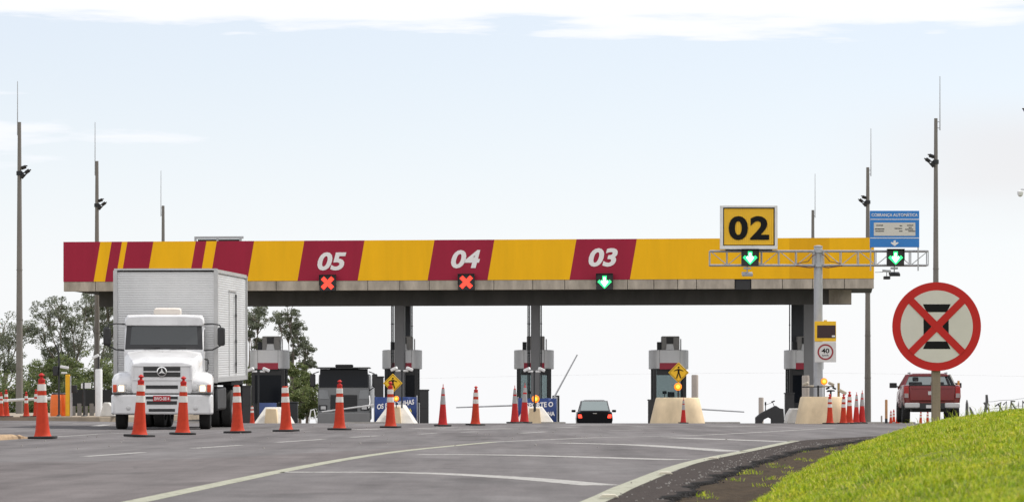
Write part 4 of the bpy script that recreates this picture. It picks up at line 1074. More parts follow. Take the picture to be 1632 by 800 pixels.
# dark mesh fence with concrete stubs
Yf=118; X0,X1=(112-U0)*Yf/F,(190-U0)*Yf/F
t=thing('mesh_fence','low black mesh fence on grey concrete stubs left of the truck','fence',((X0+X1)/2,Yf,vz)); w_=X1-X0
b=MB(); b.box(-w_/2,w_/2,-.01,.01,.36,.98); b.build('mesh_panel',M('fence_black',(.012,.013,.014),.8,var=.2),t)
for i in range(8):
    x=-w_/2+w_*(i+.5)/8; b=MB(); b.box(x-.08,x+.08,-.06,.06,0,.36+.1*(i%2)); b.build('stub',pole_concrete,t,bevel=.01)
# concrete block white by truck
X=(172-U0)*112/F; b=MB(); b.prism([(-.25,0),(.3,0),(.2,.32),(.05,.5),(-.12,.5)],-.3,.3); o=b.build('concrete_block',offwhite,loc=(X,112,vz),bevel=.03); tag(o,'white concrete block behind the truck left front fender','concrete block')
X=(503-U0)*120/F; t=thing('barrier_stand','small white A frame stand left of the grey truck','stand',(X-1.15*0,120,gz(X,120)))
# folded frame beside the grey truck
b=MB(); b.tube([(-.28,0,.02),(-.18,0,.62),(-.06,0,.64),(.06,0,.05)],.03,6); b.tube([(-.2,0,.3),(0,0,.3)],.02,6); b.build('frame',white_matte,t)
X=(466-U0)*126/F; b=MB(); b.box(-.22,.22,-.2,.2,0,1.0); b.box(-.24,.24,-.22,.22,1.0,1.06); o=b.build('utility_cabinet',dark_metal,loc=(X,126,gz(X,126)),bevel=.02); tag(o,'black utility cabinet right of the first toll booth','cabinet')
# boxes attached at booth flanks (lane equipment)
for u,h_,lb in ((676,1.75,'black lane equipment cabinet right of the left column booth'),(604,2.35,'tall black lane equipment cabinet left of the left column booth'),(1040,1.3,'black lane equipment cabinet left of the cream drum with pedestrian sign'),(1258,1.6,'black lane equipment cabinet left of the right booth'),(393,1.9,'black lane equipment cabinet behind the truck box corner')):
    X=(u-U0)*143/F; b=MB(); b.box(-.2,.2,-.25,.25,0,h_); b.box(-.23,.23,-.28,.28,h_+.002,h_+.06); b.box(-.16,.16,-.262,-.252,h_*.55,h_*.85)
    o=b.build('lane_cabinet',[black_plastic],loc=(X,143,gz(X,143)+.1),bevel=.02); tag(o,lb,'cabinet','lane equipment cabinets')

# ------------------------------------------------------------------ right hand fence of cranked posts
t=thing('barbed_fence','grey concrete fence with cranked tops and barbed wire beyond the grass','fence',P(1600,650,120)); org=t.location.copy()
fp=[]
for i in range(8):
    u=1567+i*11.5-i*i*.15; Y=118+i*4; fp.append((u,Y))
fence_c=M('fence_concrete',(.11,.11,.11),.9,var=.2)
for i,(u,Y) in enumerate(fp):
    s_=Y/F; vt=(641 if i==0 else 646-i*1.1+random.uniform(-1.5,1.5))
    p0=P(u,675,Y)-org; p1=P(u,vt-2,Y)-org; p2=P(u+(8 if i==0 else random.uniform(-5,9)),vt-(11 if i==0 else random.uniform(-4,5)),Y)-org
    p1.x+=random.uniform(-.15,.15); p2.x+=random.uniform(-.15,.1); p2.z-=random.uniform(0,.12) if i else -.03
    k_=1.6 if i==0 else random.uniform(.8,1.2)
    b=MB(); b.tube([p0,p1,p2],[.04*k_,.038*k_,.03*k_],6)
    if i%2==0: b.tube([P(u+1,vt,Y)-org,P(u+10,vt+14,Y)-org],.035,6)
    b.build('fence_post',fence_c,t)
b=MB()
for dv in (6,12,18,-6):
    b.tube([P(u+(4 if dv<0 else 0),646-i*.9+dv+.6*math.sin(i*2),Y)-org for i,(u,Y) in enumerate(fp)],.008,5)
b.build('barbed_wire',dark_metal,t)
for u,v0,Y,lean,lb in ((1541,637,112,0,'upright pointed grey marker post just right of the pickup'),(1557,648,114,-.5,'leaning grey stake left of the barbed fence')):
    X=(u-U0)*Y/F; g=gz(X,Y)-.1; zt=HC+(VH-v0)*Y/F-g; b=MB(); b.tube([(0,0,0),(lean*zt*.6,0,zt*.85),(lean*zt*.7,0,zt)],[.08,.05,.02],7); o=b.build('marker_stake',fence_c,loc=(X,Y,g)); tag(o,lb,'stake')

# ------------------------------------------------------------------ wheels
def wheel(name,parent,x,y,r,w_,rim=chrome,dual=False):
    b=MB(); b.lathe([(r*.62,-w_/2),(r*.93,-w_/2),(r,-w_*.38),(r,w_*.38),(r*.93,w_/2),(r*.62,w_/2)],28,(0,0,0),axis='x',caps=False)
    for s_ in (-1,1): b.lathe([(r*.62,s_*w_/2),(r*.6,s_*w_*.3)],28,axis='x',caps=False)
    o=b.build(name,rubber,parent,loc=(x,y,r))
    b=MB(); sg=1 if x>0 else -1
    b.lathe([(.01,sg*w_*.3),(r*.2,sg*w_*.38),(r*.22,sg*w_*.2),(r*.55,sg*w_*.22),(r*.615,sg*w_*.42)],24,axis='x',caps=False); b.lathe([(.01,-sg*w_*.2),(r*.61,-sg*w_*.3)],24,axis='x',caps=False); b.build('rim',rim,o)
    return o

# ------------------------------------------------------------------ white box truck
TY=76.9; TX=(258-U0)*TY/F; tyaw=R(4.2)
trk=thing('box_truck','white bonneted truck with aluminium box body and lit headlights','truck',(TX,TY,gz(TX,TY)),tyaw)
# bumper
out=[(-1.24,.75),(-1.25,.3),(-1.18,.12),(-.95,.02),(-.5,-.02),(.5,-.02),(.95,.02),(1.18,.12),(1.25,.3),(1.24,.75),(1.1,.75),(1.1,.3),(-1.1,.3),(-1.1,.75)]
b=MB(); b.prism(out,.37,.86,axis='z'); bp=b.build('bumper',white_paint,trk,bevel=.045,seg=3)
b=MB()
for z0,z1,x in ((.745,.81,.39),(.615,.7,.37),(.44,.51,.32)): b.box(-x,x,-.032,-.024,z0,z1)
b.build('air_slot',black_plastic,bp)
for sx in (-1,1):
    b=MB(); b.lathe([(.04,-.02),(.052,-.012),(.06,.02)],14,(sx*.82,-.0,.53),axis='y'); b.build('fog_lamp',lens_clear,bp)
b=MB(); b.box(-.21,.21,-.045,-.0335,.69,.83); pl_=b.build('license_plate',plate_red,trk)
b=MB(); text_mb(b,'BWO-0814',.36,.085,0,.757,-.0455,.003,off=.012); b.build('plate_text',letter_white,pl_)
# fenders and nose
for sx,nm in ((1,'fender'),(-1,'fender')):
    b=MB(); secs=[]
    def sec(y,zb,zt,xo,rd):
        return (y,[(.62,zb),(xo,zb),(xo+.0,zt-rd),(xo-.05,zt-rd*.45),(xo-.16,zt-.02),(.62,zt+.03)])
    data=[sec(.06,.885,1.17,1.19,.1),sec(.16,.885,1.28,1.22,.14),sec(.34,.885,1.37,1.23,.16),sec(.7,1.1,1.43,1.24,.18),sec(1.25,1.2,1.44,1.24,.18),sec(1.75,1.1,1.4,1.23,.18),sec(2.0,.8,1.34,1.22,.15)]
    vs=[];fs=[]
    for y,pt in data: vs+=[(sx*x,y,z) for x,z in pt]
    for i in range(len(data)-1):
        for j in range(6): fs.append((i*6+j,i*6+(j+1)%6,(i+1)*6+(j+1)%6,(i+1)*6+j))
    fs+=[tuple(range(6)),tuple((len(data)-1)*6+j for j in range(6))]
    b.add(vs,fs); b.build('fender',white_paint,trk,bevel=.03,smooth=50)
# hood
b=MB(); b.symloft([(.0,[(.7,.885),(.735,.95),(.74,1.5),(.7,1.6),(.5,1.635)]),(.12,[(.75,.885),(.78,.95),(.785,1.54),(.73,1.66),(.5,1.7)]),(.7,[(.85,.885),(.88,.95),(.88,1.66),(.82,1.79),(.5,1.85)]),(1.36,[(.95,.885),(.98,.95),(.98,1.8),(.93,1.92),(.5,1.97)])]); hood=b.build('hood',white_paint,trk,smooth=35,bevel=.02)
b=MB(); 
def frame_(x0,x1,z0,z1,t_,y0,y1): b.box(x0,x1,y0,y1,z0,z0+t_); b.box(x0,x1,y0,y1,z1-t_,z1); b.box(x0,x0+t_,y0+.001,y1-.001,z0+t_,z1-t_); b.box(x1-t_,x1,y0+.001,y1-.001,z0+t_,z1-t_)
frame_(-.73,.73,1.2,1.585,.045,-.02,-.002); b.build('grille_surround',white_paint,trk,bevel=.012)
b=MB(); b.box(-.45,.45,-.012,-.0025,1.29,1.54); gr=b.build('grille',M('grille_dark',(.05,.05,.05),.5),trk)
b=MB(); 
for i in range(9):
    z=1.305+i*.026; b.box(-.44,.44,-.018,-.0125,z,z+.008)
b.build('grille_slat',dark_metal,gr)
b=MB(); b.box(-.46,.46,-.026,-.0185,1.405,1.43); b.build('grille_bar',white_paint,gr)
b=MB(); nn=32
b.lathe([(.1,-.028),(.125,-.034),(.125,-.045),(.1,-.05),(.092,-.04),(.1,-.028)],nn,(0,0,1.417),axis='y',caps=False)
for k in range(3):
    a=R(90+120*k); c_,s_=math.cos(a),math.sin(a); px,pz=-s_,c_
    b.prism([(px*.026,1.417+pz*.026),(c_*.1,1.417+s_*.1),(-px*.026,1.417-pz*.026)],-.046,-.032)
b.build('emblem',chrome,gr)
b=MB(); b.lathe([(.098,-.03),(.098,-.0275)],nn,(0,0,1.417),axis='y'); b.build('emblem_field',black_plastic,gr)
b=MB(); b.box(-.39,.39,-.012,-.0025,1.0,1.085); b.build('lower_grille',black_plastic,trk)
b=MB(); b.box(-1.2,1.2,.03,.3,.866,.884); b.build('shadow_gap',black_plastic,trk)
for sx in (-1,1):
    b=MB(); b.prism([(sx*.87,.915),(sx*1.1,.915),(sx*1.1,1.1),(sx*.87,1.12)],.035,.07); o=b.build('headlight_housing',lens_clear,trk,bevel=.01)
    b=MB(); b.prism([(sx*.93,.935),(sx*1.05,.935),(sx*1.06,1.0),(sx*1.05,1.075),(sx*.93,1.075)],.018,.034); b.build('headlight',head_on,o,bevel=.01)
    b=MB(); b.prism([(sx*1.105,.915),(sx*1.195,.915),(sx*1.195,1.1),(sx*1.105,1.1)],.03,.09); b.build('turn_signal',turn_orange,trk,bevel=.01)
    b=MB(); b.lathe([(.05,.0),(.075,.012),(.082,.05)],18,(sx*.8,0,1.02),axis='y'); b.build('driving_lamp',lens_clear,trk)
# cab
b=MB(); half=.985
b.symloft([(1.34,[(.9,.8),(half,.85),(half,1.9),(.96,1.96),(.5,1.975)]),(1.42,[(.9,.8),(half,.85),(half,2.0),(.96,2.06),(.5,2.075)]),(1.72,[(.9,.8),(half,.85),(half,2.56),(.95,2.62),(.5,2.635)])])
cab=b.build('cab',white_paint,trk,smooth=35,bevel=.02)
b=MB(); b.symloft([(1.62,[(.93,2.58),(.97,2.61),(.96,2.72),(.9,2.79),(.5,2.815)]),(1.7,[(.95,2.58),(.985,2.61),(.98,2.76),(.92,2.83),(.5,2.85)]),(2.0,[(.95,2.58),(.985,2.61),(.98,2.78),(.93,2.86),(.5,2.88)]),(2.95,[(.95,2.58),(.985,2.61),(.97,2.76),(.92,2.84),(.5,2.86)])]); b.build('roof',white_paint,trk,smooth=40,bevel=.02)
b=MB(); b.symloft([(1.73,[(.9,.8),(half,.85),(half,2.2),(half,2.56),(.5,2.6)]),(2.95,[(.9,.8),(half,.85),(half,2.2),(half,2.56),(.5,2.6)])]); b.build('rear_cab_wall',white_paint,trk)
# windscreen lies on the slope of the cab front
def wy(z): return 1.36+(z-1.965)*(1.72-1.36)/(2.63-1.965)
def slab(x0,x1,z0,z1,off,th,xt=None):
    xt=xt if xt is not None else 0
    return MB().add([(x0,wy(z0)-off,z0),(x1,wy(z0)-off,z0),(x1-xt,wy(z1)-off,z1),(x0+xt,wy(z1)-off,z1),(x0,wy(z0)-off+th,z0),(x1,wy(z0)-off+th,z0),(x1-xt,wy(z1)-off+th,z1),(x0+xt,wy(z1)-off+th,z1)],[(0,1,2,3),(7,6,5,4),(0,4,5,1),(1,5,6,2),(2,6,7,3),(3,7,4,0)])
ws=slab(-.965,.965,1.985,2.6,.03,.02,.03).build('windscreen_frame',black_plastic,trk,bevel=.01)
slab(-.84,.84,2.1,2.575,.036,.004,.03).build('windscreen',g_screen,ws)
b=MB()
for x in (-.5,.15): b.tube([(x,wy(2.0)-.05,2.0),(x+.4,wy(2.03)-.05,2.035)],.012,6)
b.build('wiper',black_plastic,ws)
b=MB(); b.symloft([(1.9,[(.3,2.862),(.34,2.87),(.34,2.98),(.31,3.01),(.15,3.015)]),(2.5,[(.3,2.862),(.34,2.87),(.34,3.02),(.31,3.05),(.15,3.055)])]); o=b.build('roof_unit',M('roof_unit_cream',(.7,.64,.58),.5),trk,bevel=.03); o.location.x=.06
for sx in (-1,1):
    b=MB(); b.prism([(1.84,1.96),(2.75,1.96),(2.75,2.5),(1.98,2.5)],sx*.987,sx*.992,axis='x'); b.build('side_window',g_dark,trk)
    b=MB(); b.tube([(sx*.98,1.75,2.62),(sx*1.2,1.6,2.63),(sx*1.38,1.55,2.6),(sx*1.42,1.55,2.5)],.018,6); b.build('mirror_arm',black_plastic,trk); b=MB(); b.tube([(sx*.98,1.75,1.97),(sx*1.2,1.6,1.98),(sx*1.4,1.55,2.08)],.018,6); o=b.build('mirror_arm',black_plastic,trk)
    b=MB(); b.cbox((sx*1.42,1.56,2.31),(.19,.13,.46)); b.build('mirror',black_plastic,o,bevel=.05,seg=3)
b=MB(); b.tube([(1.0,1.3,1.3),(1.1,1.1,1.5),(1.08,1.2,1.75)],.014,6); b.tube([(1.0,1.6,1.75),(1.09,1.58,1.72),(1.1,1.58,1.62)],.02,6); b.build('fender_probe',black_plastic,trk)
# chassis and wheels (front)
for sx in (-1,1): wheel('front_wheel',trk,sx*1.03,1.15,.5,.28,steel)
b=MB(); b.box(-.45,.45,.5,3.2,.55,.85); b.tube([(-.9,1.15,.5),(.9,1.15,.5)],.07,8); b.build('front_axle',black_plastic,trk)
b=MB(); b.box(.7,1.18,2.05,2.9,.35,.78); b.box(-1.18,-.7,2.05,2.9,.35,.78); b.build('step_box',dark_metal,trk,bevel=.02)
# box body: its own heading (the rig is bent in the turn)
BXY=Vector(((264.5-U0)*80.2/F,80.2)); rel=BXY-Vector((TX,TY)); c_,s_=math.cos(-tyaw),math.sin(-tyaw)
loc=(rel.x*c_-rel.y*s_,rel.x*s_+rel.y*c_,1.18)
box=bpy.data.objects.new('cargo_box',None)
L_=6.6; W_=1.29; H_=2.85
def ribbed(mb,fn,wd,n,dep=.006):
    for i in range(n):
        z0=.12+(H_-.22)*i/n; z1=.12+(H_-.22)*(i+1)/n; zm=z0+(z1-z0)*.25; zn=z0+(z1-z0)*.75
        for (a,da),(b_,db) in (((z0,0),(zm,dep)),((zm,dep),(zn,dep)),((zn,dep),(z1,0))):
            mb.add([fn(0,a,da),fn(wd,a,da),fn(wd,b_,db),fn(0,b_,db)],[(0,1,2,3)])
b=MB(); 
ribbed(b,lambda t_,z,d_:(-W_+.05+t_,-d_,z),2*W_-.1,44)
ribbed(b,lambda t_,z,d_:(W_+d_,.06+t_,z),L_-.12,44)
ribbed(b,lambda t_,z,d_:(-W_-d_,.06+t_,z),L_-.12,44)
b.box(-W_+.02,W_-.02,.02,L_-.02,.1,H_-.04)
cb_=b.build('cargo_box',alu,trk,loc=loc,rot=(R(-.0),0,0),smooth=25)
cb_.rotation_euler=(R(1.0),0,R(-1.7)-tyaw)
b=MB()
for x in (-W_,W_):
    for y in (0,L_): b.box(x-.05,x+.05,y-.05 if y==0 else y-.06,y+.06 if y==0 else y+.03,.0,H_)
b.box(-W_-.03,W_+.03,-.045,.05,H_+.002,H_+.05); b.box(-W_-.03,W_+.03,-.045,.05,-.02,.118); 
b.box(W_-.05,W_+.035,.06,L_-.06,H_-.06,H_+.03); b.box(-W_-.035,-W_+.05,.06,L_-.06,H_-.06,H_+.03); b.box(W_-.05,W_+.035,.06,L_-.06,0,.12); b.box(-W_-.035,-W_+.05,.06,L_-.06,0,.12)
b.build('corner_trim',alu_trim,cb_)
b=MB(); b.box(-W_,W_,0,L_,H_+.001,H_+.03); b.build('box_roof',alu,cb_)
b=MB(); frame=[(2.6,4.1)]
b.box(W_+.02,W_+.032,2.6,2.64,.14,2.4); b.box(W_+.02,W_+.032,4.1,4.14,.14,2.4); b.box(W_+.02,W_+.032,2.64,4.1,2.36,2.4); b.build('side_door_frame',alu_trim,cb_)
b=MB(); b.tube([(W_+.05,3.9,.2),(W_+.05,3.9,2.3)],.02,6)
for z in (.4,1.0,1.7,2.2): b.box(W_+.03,W_+.07,3.85,3.95,z,z+.08)
b.build('lock_rod',dark_metal,cb_)
# running gear below the box (children of the truck, in box space)
Mx=Matrix.Translation(Vector((loc[0],loc[1],0)))@Matrix.Rotation(R(-1.7)-tyaw,4,'Z')
def inbox(o,x,y): 
    p=Mx@Vector((x,y,0)); o.location=(p.x,p.y,o.location.z); o.rotation_euler=(0,0,R(-1.7)-tyaw)
for y in (4.3,5.55):
    for sx in (-1,1):
        for k in (0,1):
            o=wheel('rear_wheel',trk,sx*1,0,.5,.27,steel); inbox(o,sx*(1.08-.33*k),y)
b=MB(); b.box(-.5,.5,0,L_,-.33,-.04); b.box(-1.0,1.0,.6,1.2,-.3,-.04); b.build('chassis_rail',black_plastic,cb_)
b=MB(); b.box(.72,1.2,1.0,2.9,-.75,-.15); b.build('fuel_tank',black_plastic,cb_,bevel=.06)
for q in ((.75,1.25,3.6,6.2,-.12,-.03),(-1.25,-.75,3.6,6.2,-.12,-.03),(-1.24,-.7,6.25,6.28,-1.0,-.1),(.7,1.24,6.25,6.28,-1.0,-.1)):
    b=MB(); b.box(*q); b.build('mudguard',rubber,cb_)

# ------------------------------------------------------------------ grey cab-over truck in lane 05
Y=150.0; X=(548-U0)*Y/F; g=gz(X,Y); s_=Y/F; Zv=lambda v:HC+(VH-v)*s_-g
t=thing('cab_over_truck','grey flat fronted truck with black windscreen behind the barrier arm','truck',(X,Y,g))
b=MB(); b.symloft([(.02,[(1.1,.5),(1.2,.6),(1.22,1.55),(1.16,1.75),(.6,1.78)]),(.1,[(1.16,.5),(1.25,.6),(1.25,1.6),(1.2,2.7),(.6,Zv(586))]),(2.0,[(1.16,.5),(1.25,.6),(1.25,1.6),(1.22,2.7),(.6,Zv(585))])]); b.build('cab',grey_paint,t,bevel=.03)
b=MB(); b.add([(-1.17,-.0,Zv(617)),(1.17,0,Zv(617)),(1.14,.07,Zv(587.5)),(-1.14,.07,Zv(587.5)),(-1.17,.03,Zv(617)),(1.17,.03,Zv(617)),(1.14,.1,Zv(587.5)),(-1.14,.1,Zv(587.5))],[(0,1,2,3),(7,6,5,4),(0,4,5,1),(1,5,6,2),(2,6,7,3),(3,7,4,0)]); b.build('windscreen',g_dark,t)
b=MB(); b.prism([(-1.32,Zv(587.3)),(1.32,Zv(587.3)),(1.25,Zv(585)),(-1.25,Zv(585))],-.3,.1); b.build('sun_visor',black_plastic,t)
b=MB(); b.box(-.42,.42,.1,.8,Zv(585),Zv(580.5)); b.build('roof_box',black_plastic,t,bevel=.05)
b=MB(); b.box(-.64,.64,-.02,.018,Zv(655),Zv(629)); o=b.build('grille',black_plastic,t,bevel=.02)
b=MB(); 
for i in range(6): z=Zv(654)+i*.115; b.box(-.6,.6,-.03,-.021,z,z+.05)
b.build('grille_slat',dark_metal,o)
b=MB(); b.box(-1.26,1.26,-.12,.3,.36,Zv(657)); b.build('bumper',M('bumper_grey',(.2,.2,.2),.5),t,bevel=.05)
for sx in (-1,1):
    b=MB(); b.box(sx*1.0-.2,sx*1.0+.2,-.03,.018,Zv(653.5),Zv(645)); o=b.build('headlight_housing',black_plastic,t,bevel=.02)
    b=MB(); b.box(sx*.98-.12,sx*.98+.12,-.045,-.032,Zv(652),Zv(647)); b.build('headlight',lens_clear,o)
    b=MB(); b.prism([(sx*.7,Zv(636)),(sx*1.18,Zv(636)),(sx*1.2,Zv(621)),(sx*.78,Zv(622))],-.0,.03); b.build('corner_panel',M('panel_pale',(.24,.25,.26),.4),t,bevel=.015)
    b=MB(); b.tube([(sx*1.2,.1,Zv(592)),(sx*1.45,-.05,Zv(595)),(sx*1.45,-.05,Zv(617)),(sx*1.22,.05,Zv(622))],.025,6); o=b.build('mirror_arm',black_plastic,t)
    b=MB(); b.cbox((sx*1.48,-.06,Zv(606)),(.26,.16,.62)); b.build('mirror',black_plastic,o,bevel=.05)
    wheel('wheel',t,sx*1.02,1.1,.5,.28,steel)
b=MB(); b.box(-1.2,1.2,2.2,7.5,1.1,2.2); b.build('cargo_body',grey_paint,t)
b=MB(); b.tube([(1.22,.02,Zv(630)),(1.25,-.02,Zv(640)),(1.2,-.05,Zv(650))],.035,6); b.build('grab_rail',chrome,t)

# ------------------------------------------------------------------ black car leaving lane 03
Y=150.0; X=(948-U0)*Y/F; g=gz(X,Y)
t=thing('car','small black car seen from behind with lit red tail lights','car',(X,Y,g))
b=MB(); b.symloft([(0,[(.6,.3),(.74,.35),(.79,.55),(.76,.85),(.6,.93)]),(.12,[(.62,.25),(.8,.3),(.86,.55),(.82,.9),(.62,.985)]),(.5,[(.62,.25),(.83,.3),(.87,.6),(.83,.92),(.65,1.0)]),(2.8,[(.62,.25),(.83,.3),(.87,.6),(.83,.92),(.65,.97)]),(3.7,[(.6,.25),(.78,.3),(.82,.55),(.76,.75),(.6,.82)]),(3.85,[(.5,.3),(.7,.35),(.72,.55),(.66,.66),(.5,.7)])]); b.build('body',black_paint,t,smooth=50,bevel=.02)
b=MB(); b.symloft([(.42,[(.7,.95),(.69,1.0),(.5,1.02)]),(.95,[(.76,.95),(.6,1.44),(.45,1.47)]),(2.1,[(.76,.95),(.6,1.45),(.45,1.48)]),(2.9,[(.74,.94),(.7,.97),(.5,.98)])]); b.build('windows',g_clear,t,smooth=30)
b=MB(); b.symloft([(.9,[(.56,1.432),(.6,1.445),(.45,1.5)]),(1.4,[(.58,1.445),(.62,1.455),(.45,1.52)]),(2.15,[(.57,1.44),(.61,1.452),(.45,1.505)])]); b.build('roof',M('car_silver_roof',(.4,.41,.43),.25,metal=.3,coat=.5),t,smooth=60)
for sx in (-1,1):
    b=MB(); b.tube([(sx*.71,.42,.98),(sx*.61,.93,1.45)],.03,6); b.build('pillar',M('car_silver_roof'),t); b=MB(); b.tube([(sx*.76,1.5,.95),(sx*.62,1.5,1.45)],.03,6); b.build('pillar',black_paint,t)
    b=MB(); b.prism([(sx*.6,.64),(sx*.79,.64),(sx*.8,.81),(sx*.64,.81)],-.02,.1); b.build('tail_light',tail_on,t,bevel=.02)
    b=MB(); b.cbox((sx*.98,1.9,.97),(.2,.1,.12)); b.build('mirror',black_plastic,t,bevel=.03)
    for y in (.75,3.1): wheel('wheel',t,sx*.74,y,.3,.19,steel)
b=MB(); b.box(-.09,.09,-.012,.0,.85,.875); b.build('badge',chrome,t)

# ------------------------------------------------------------------ red pickup on the right
Y=101.0; X=(1485.5-U0)*Y/F; g=gz(X,Y); s_=Y/F; Zv=lambda v:HC+(VH-v)*s_-g
t=thing('pickup_truck','dark red double cab pickup seen from behind the sign post','pickup',(X,Y,g),R(-4))
b=MB(); b.symloft([(.02,[(.7,.55),(.84,.6),(.9,.85),(.9,1.05),(.86,Zv(614))]),(.12,[(.7,.5),(.88,.58),(.925,.85),(.925,1.05),(.9,Zv(613))]),(1.6,[(.7,.45),(.88,.5),(.93,.85),(.93,1.05),(.9,Zv(613))]),(3.9,[(.7,.4),(.88,.5),(.93,.8),(.92,1.0),(.86,1.12)]),(5.0,[(.65,.45),(.84,.5),(.88,.75),(.85,.95),(.75,1.02)]),(5.2,[(.5,.45),(.7,.5),(.72,.7),(.7,.85),(.6,.9)])]); b.build('body',red_paint,t,smooth=40,bevel=.03)
zt0,zt1=Zv(639),Zv(614.5)
b=MB(); b.box(-.72,.72,-.035,.015,zt0,zt1); tg=b.build('tailgate',red_paint,t,bevel=.03)
b=MB(); b.box(-.66,.66,-.05,-.037,zt1-.1,zt1-.04); b.box(-.66,.66,-.05,-.037,zt0+.03,zt0+.07); b.build('tailgate_rib',red_paint,tg,bevel=.01)
b=MB(); b.box(-.13,.13,-.052,-.037,zt0+.2,zt0+.32); b.build('handle',M('bumper_chrome'),tg,bevel=.01)
b=MB(); b.box(-.74,.74,-.03,.03,zt1+.004,zt1+.035); b.build('top_edge',black_plastic,tg)
for sx in (-1,1):
    b=MB(); b.prism([(sx*.735,Zv(634)),(sx*.9,Zv(634)),(sx*.905,Zv(616)),(sx*.745,Zv(616))],-.03,.06); b.build('tail_light',tail_off,t,bevel=.02)
    b=MB(); b.prism([(sx*.755,Zv(633.5)),(sx*.885,Zv(633.5)),(sx*.885,Zv(626.5)),(sx*.76,Zv(626.5))],-.04,-.031); b.build('reverse_light',M('lens_grey',(.32,.27,.27),.2),t)
    b=MB(); b.box(min(sx*.4,sx*.88),max(sx*.4,sx*.88),-.16,.0,Zv(650),Zv(641.5)); b.build('bumper',M('bumper_chrome',(.4,.4,.41),.35,metal=.5),t,bevel=.04)
    for y in (.95,4.1): wheel('wheel',t,sx*.79,y,.36,.25,steel)
b=MB(); b.box(-.4,.4,-.1,.01,Zv(651),Zv(642)); b.box(-.86,.86,.0,.3,.45,.6); b.build('bumper_centre',black_plastic,t)
b=MB(); b.box(-.2,.2,-.115,-.102,Zv(650),Zv(645)); b.build('license_plate',silver,t)
b=MB(); b.box(-.6,.6,.3,4.6,.36,.6); b.build('underbody',black_plastic,t)
# cab
zr=Zv(595.5); zb2=Zv(614)-.03
def cabsec(y,wb,wt,z): return (y,[(wb,z[0]),(wt,z[1]),(wt-.12,z[2])])
b=MB(); b.symloft([(1.75,[(.62,zr-.06),(.66,zr-.03),(.5,zr+.02)]),(2.1,[(.66,zr-.05),(.7,zr-.02),(.5,zr+.045)]),(3.0,[(.66,zr-.05),(.7,zr-.02),(.5,zr+.04)]),(3.3,[(.62,zr-.07),(.64,zr-.04),(.5,zr)])]); b.build('roof',red_paint,t,smooth=50)
for sx in (-1,1):
    b=MB(); 
    for q0,q1,q2 in (((sx*.84,1.55,zb2),(sx*.67,1.8,zr-.03),.055),((sx*.86,2.45,zb2),(sx*.69,2.45,zr-.03),.05),((sx*.86,3.95,zb2-.05),(sx*.65,3.25,zr-.03),.045)):
        b=MB(); b.tube([q0,q1],q2,6); b.build('pillar',black_plastic if sx>0 else red_paint,t)
    b=MB(); b.add([(sx*.845,1.6,zb2),(sx*.855,3.9,zb2),(sx*.655,3.25,zr-.05),(sx*.675,1.82,zr-.05)],[(0,1,2,3)]); b.build('side_window',g_car,t)
    b=MB(); b.tube([(sx*.6,1.9,zr+.05),(sx*.6,3.0,zr+.05)],.025,6); b.tube([(sx*.6,1.95,zr),(sx*.6,1.95,zr+.05)],.02,6); b.build('roof_rail',steel,t)
    b=MB(); b.cbox((sx*1.07,3.45,zb2+.05),(.24,.12,.17)); b.tube([(sx*.88,3.5,zb2),(sx*1.0,3.46,zb2+.03)],.03,6); b.build('mirror',black_plastic,t,bevel=.04)
b=MB(); b.add([(-.8,1.56,zb2),(.8,1.56,zb2),(.64,1.8,zr-.06),(-.64,1.8,zr-.06)],[(0,1,2,3)]); b.build('rear_window',glass('glass_tinted',(.02,.02,.025),trans=.5),t)
b=MB(); b.add([(-.8,3.95,zb2),(.8,3.95,zb2),(.62,3.28,zr-.06),(-.62,3.28,zr-.06)],[(0,1,2,3)]); b.build('windscreen',g_clear,t)
for sx in (-1,1):
    b=MB(); b.box(sx*.36-.22,sx*.36+.22,2.9,3.0,zb2-.1,zb2+.16); b.box(sx*.36-.1,sx*.36+.1,2.92,2.99,zb2+.18,zb2+.32); b.build('seat',black_plastic,t,bevel=.03)
b=MB(); b.box(-.8,.8,1.5,1.56,zb2-.3,zb2); b.build('cab_rear_wall',red_paint,t)
b=MB(); b.cbox((.93,1.2,zb2+.12),(.07,.1,.14)); b.build('side_marker',M('amber_off',(.6,.25,.05),.4),t)

# ------------------------------------------------------------------ trees
def leaf_mat(name,c0,c1,c2):
    m=bpy.data.materials.new(name); m.use_nodes=True; nt=m.node_tree; N=nt.nodes; L=nt.links
    b=N['Principled BSDF']; b.inputs['Roughness'].default_value=.6; b.inputs['Specular IOR Level'].default_value=.3
    g=N.new('ShaderNodeNewGeometry'); r=N.new('ShaderNodeValToRGB'); L.new(g.outputs['Random Per Island'],r.inputs[0])
    r.color_ramp.elements.new(.5)
    for e,(p,c) in zip(r.color_ramp.elements,((0,c0),(.5,c1),(1,c2))): e.position=p; e.color=(*c,1)
    L.new(r.outputs[0],b.inputs['Base Color'])
    t=N.new('ShaderNodeBsdfTranslucent'); L.new(r.outputs[0],t.inputs[0]); ms=N.new('ShaderNodeMixShader'); ms.inputs[0].default_value=.3
    L.new(b.outputs[0],ms.inputs[1]); L.new(t.outputs[0],ms.inputs[2]); L.new(ms.outputs[0],N['Material Output'].inputs[0]); return m
leafA=leaf_mat('leaf_eucalyptus_hazed',(.095,.112,.078),(.14,.16,.105),(.21,.225,.145))  # greyed and lightened, distance haze put into the leaf colour
leafB=leaf_mat('leaf_bush',(.08,.11,.04),(.14,.18,.065),(.23,.26,.1))
bark=M('bark',(.2,.17,.14),.9,var=.3,scale=4)
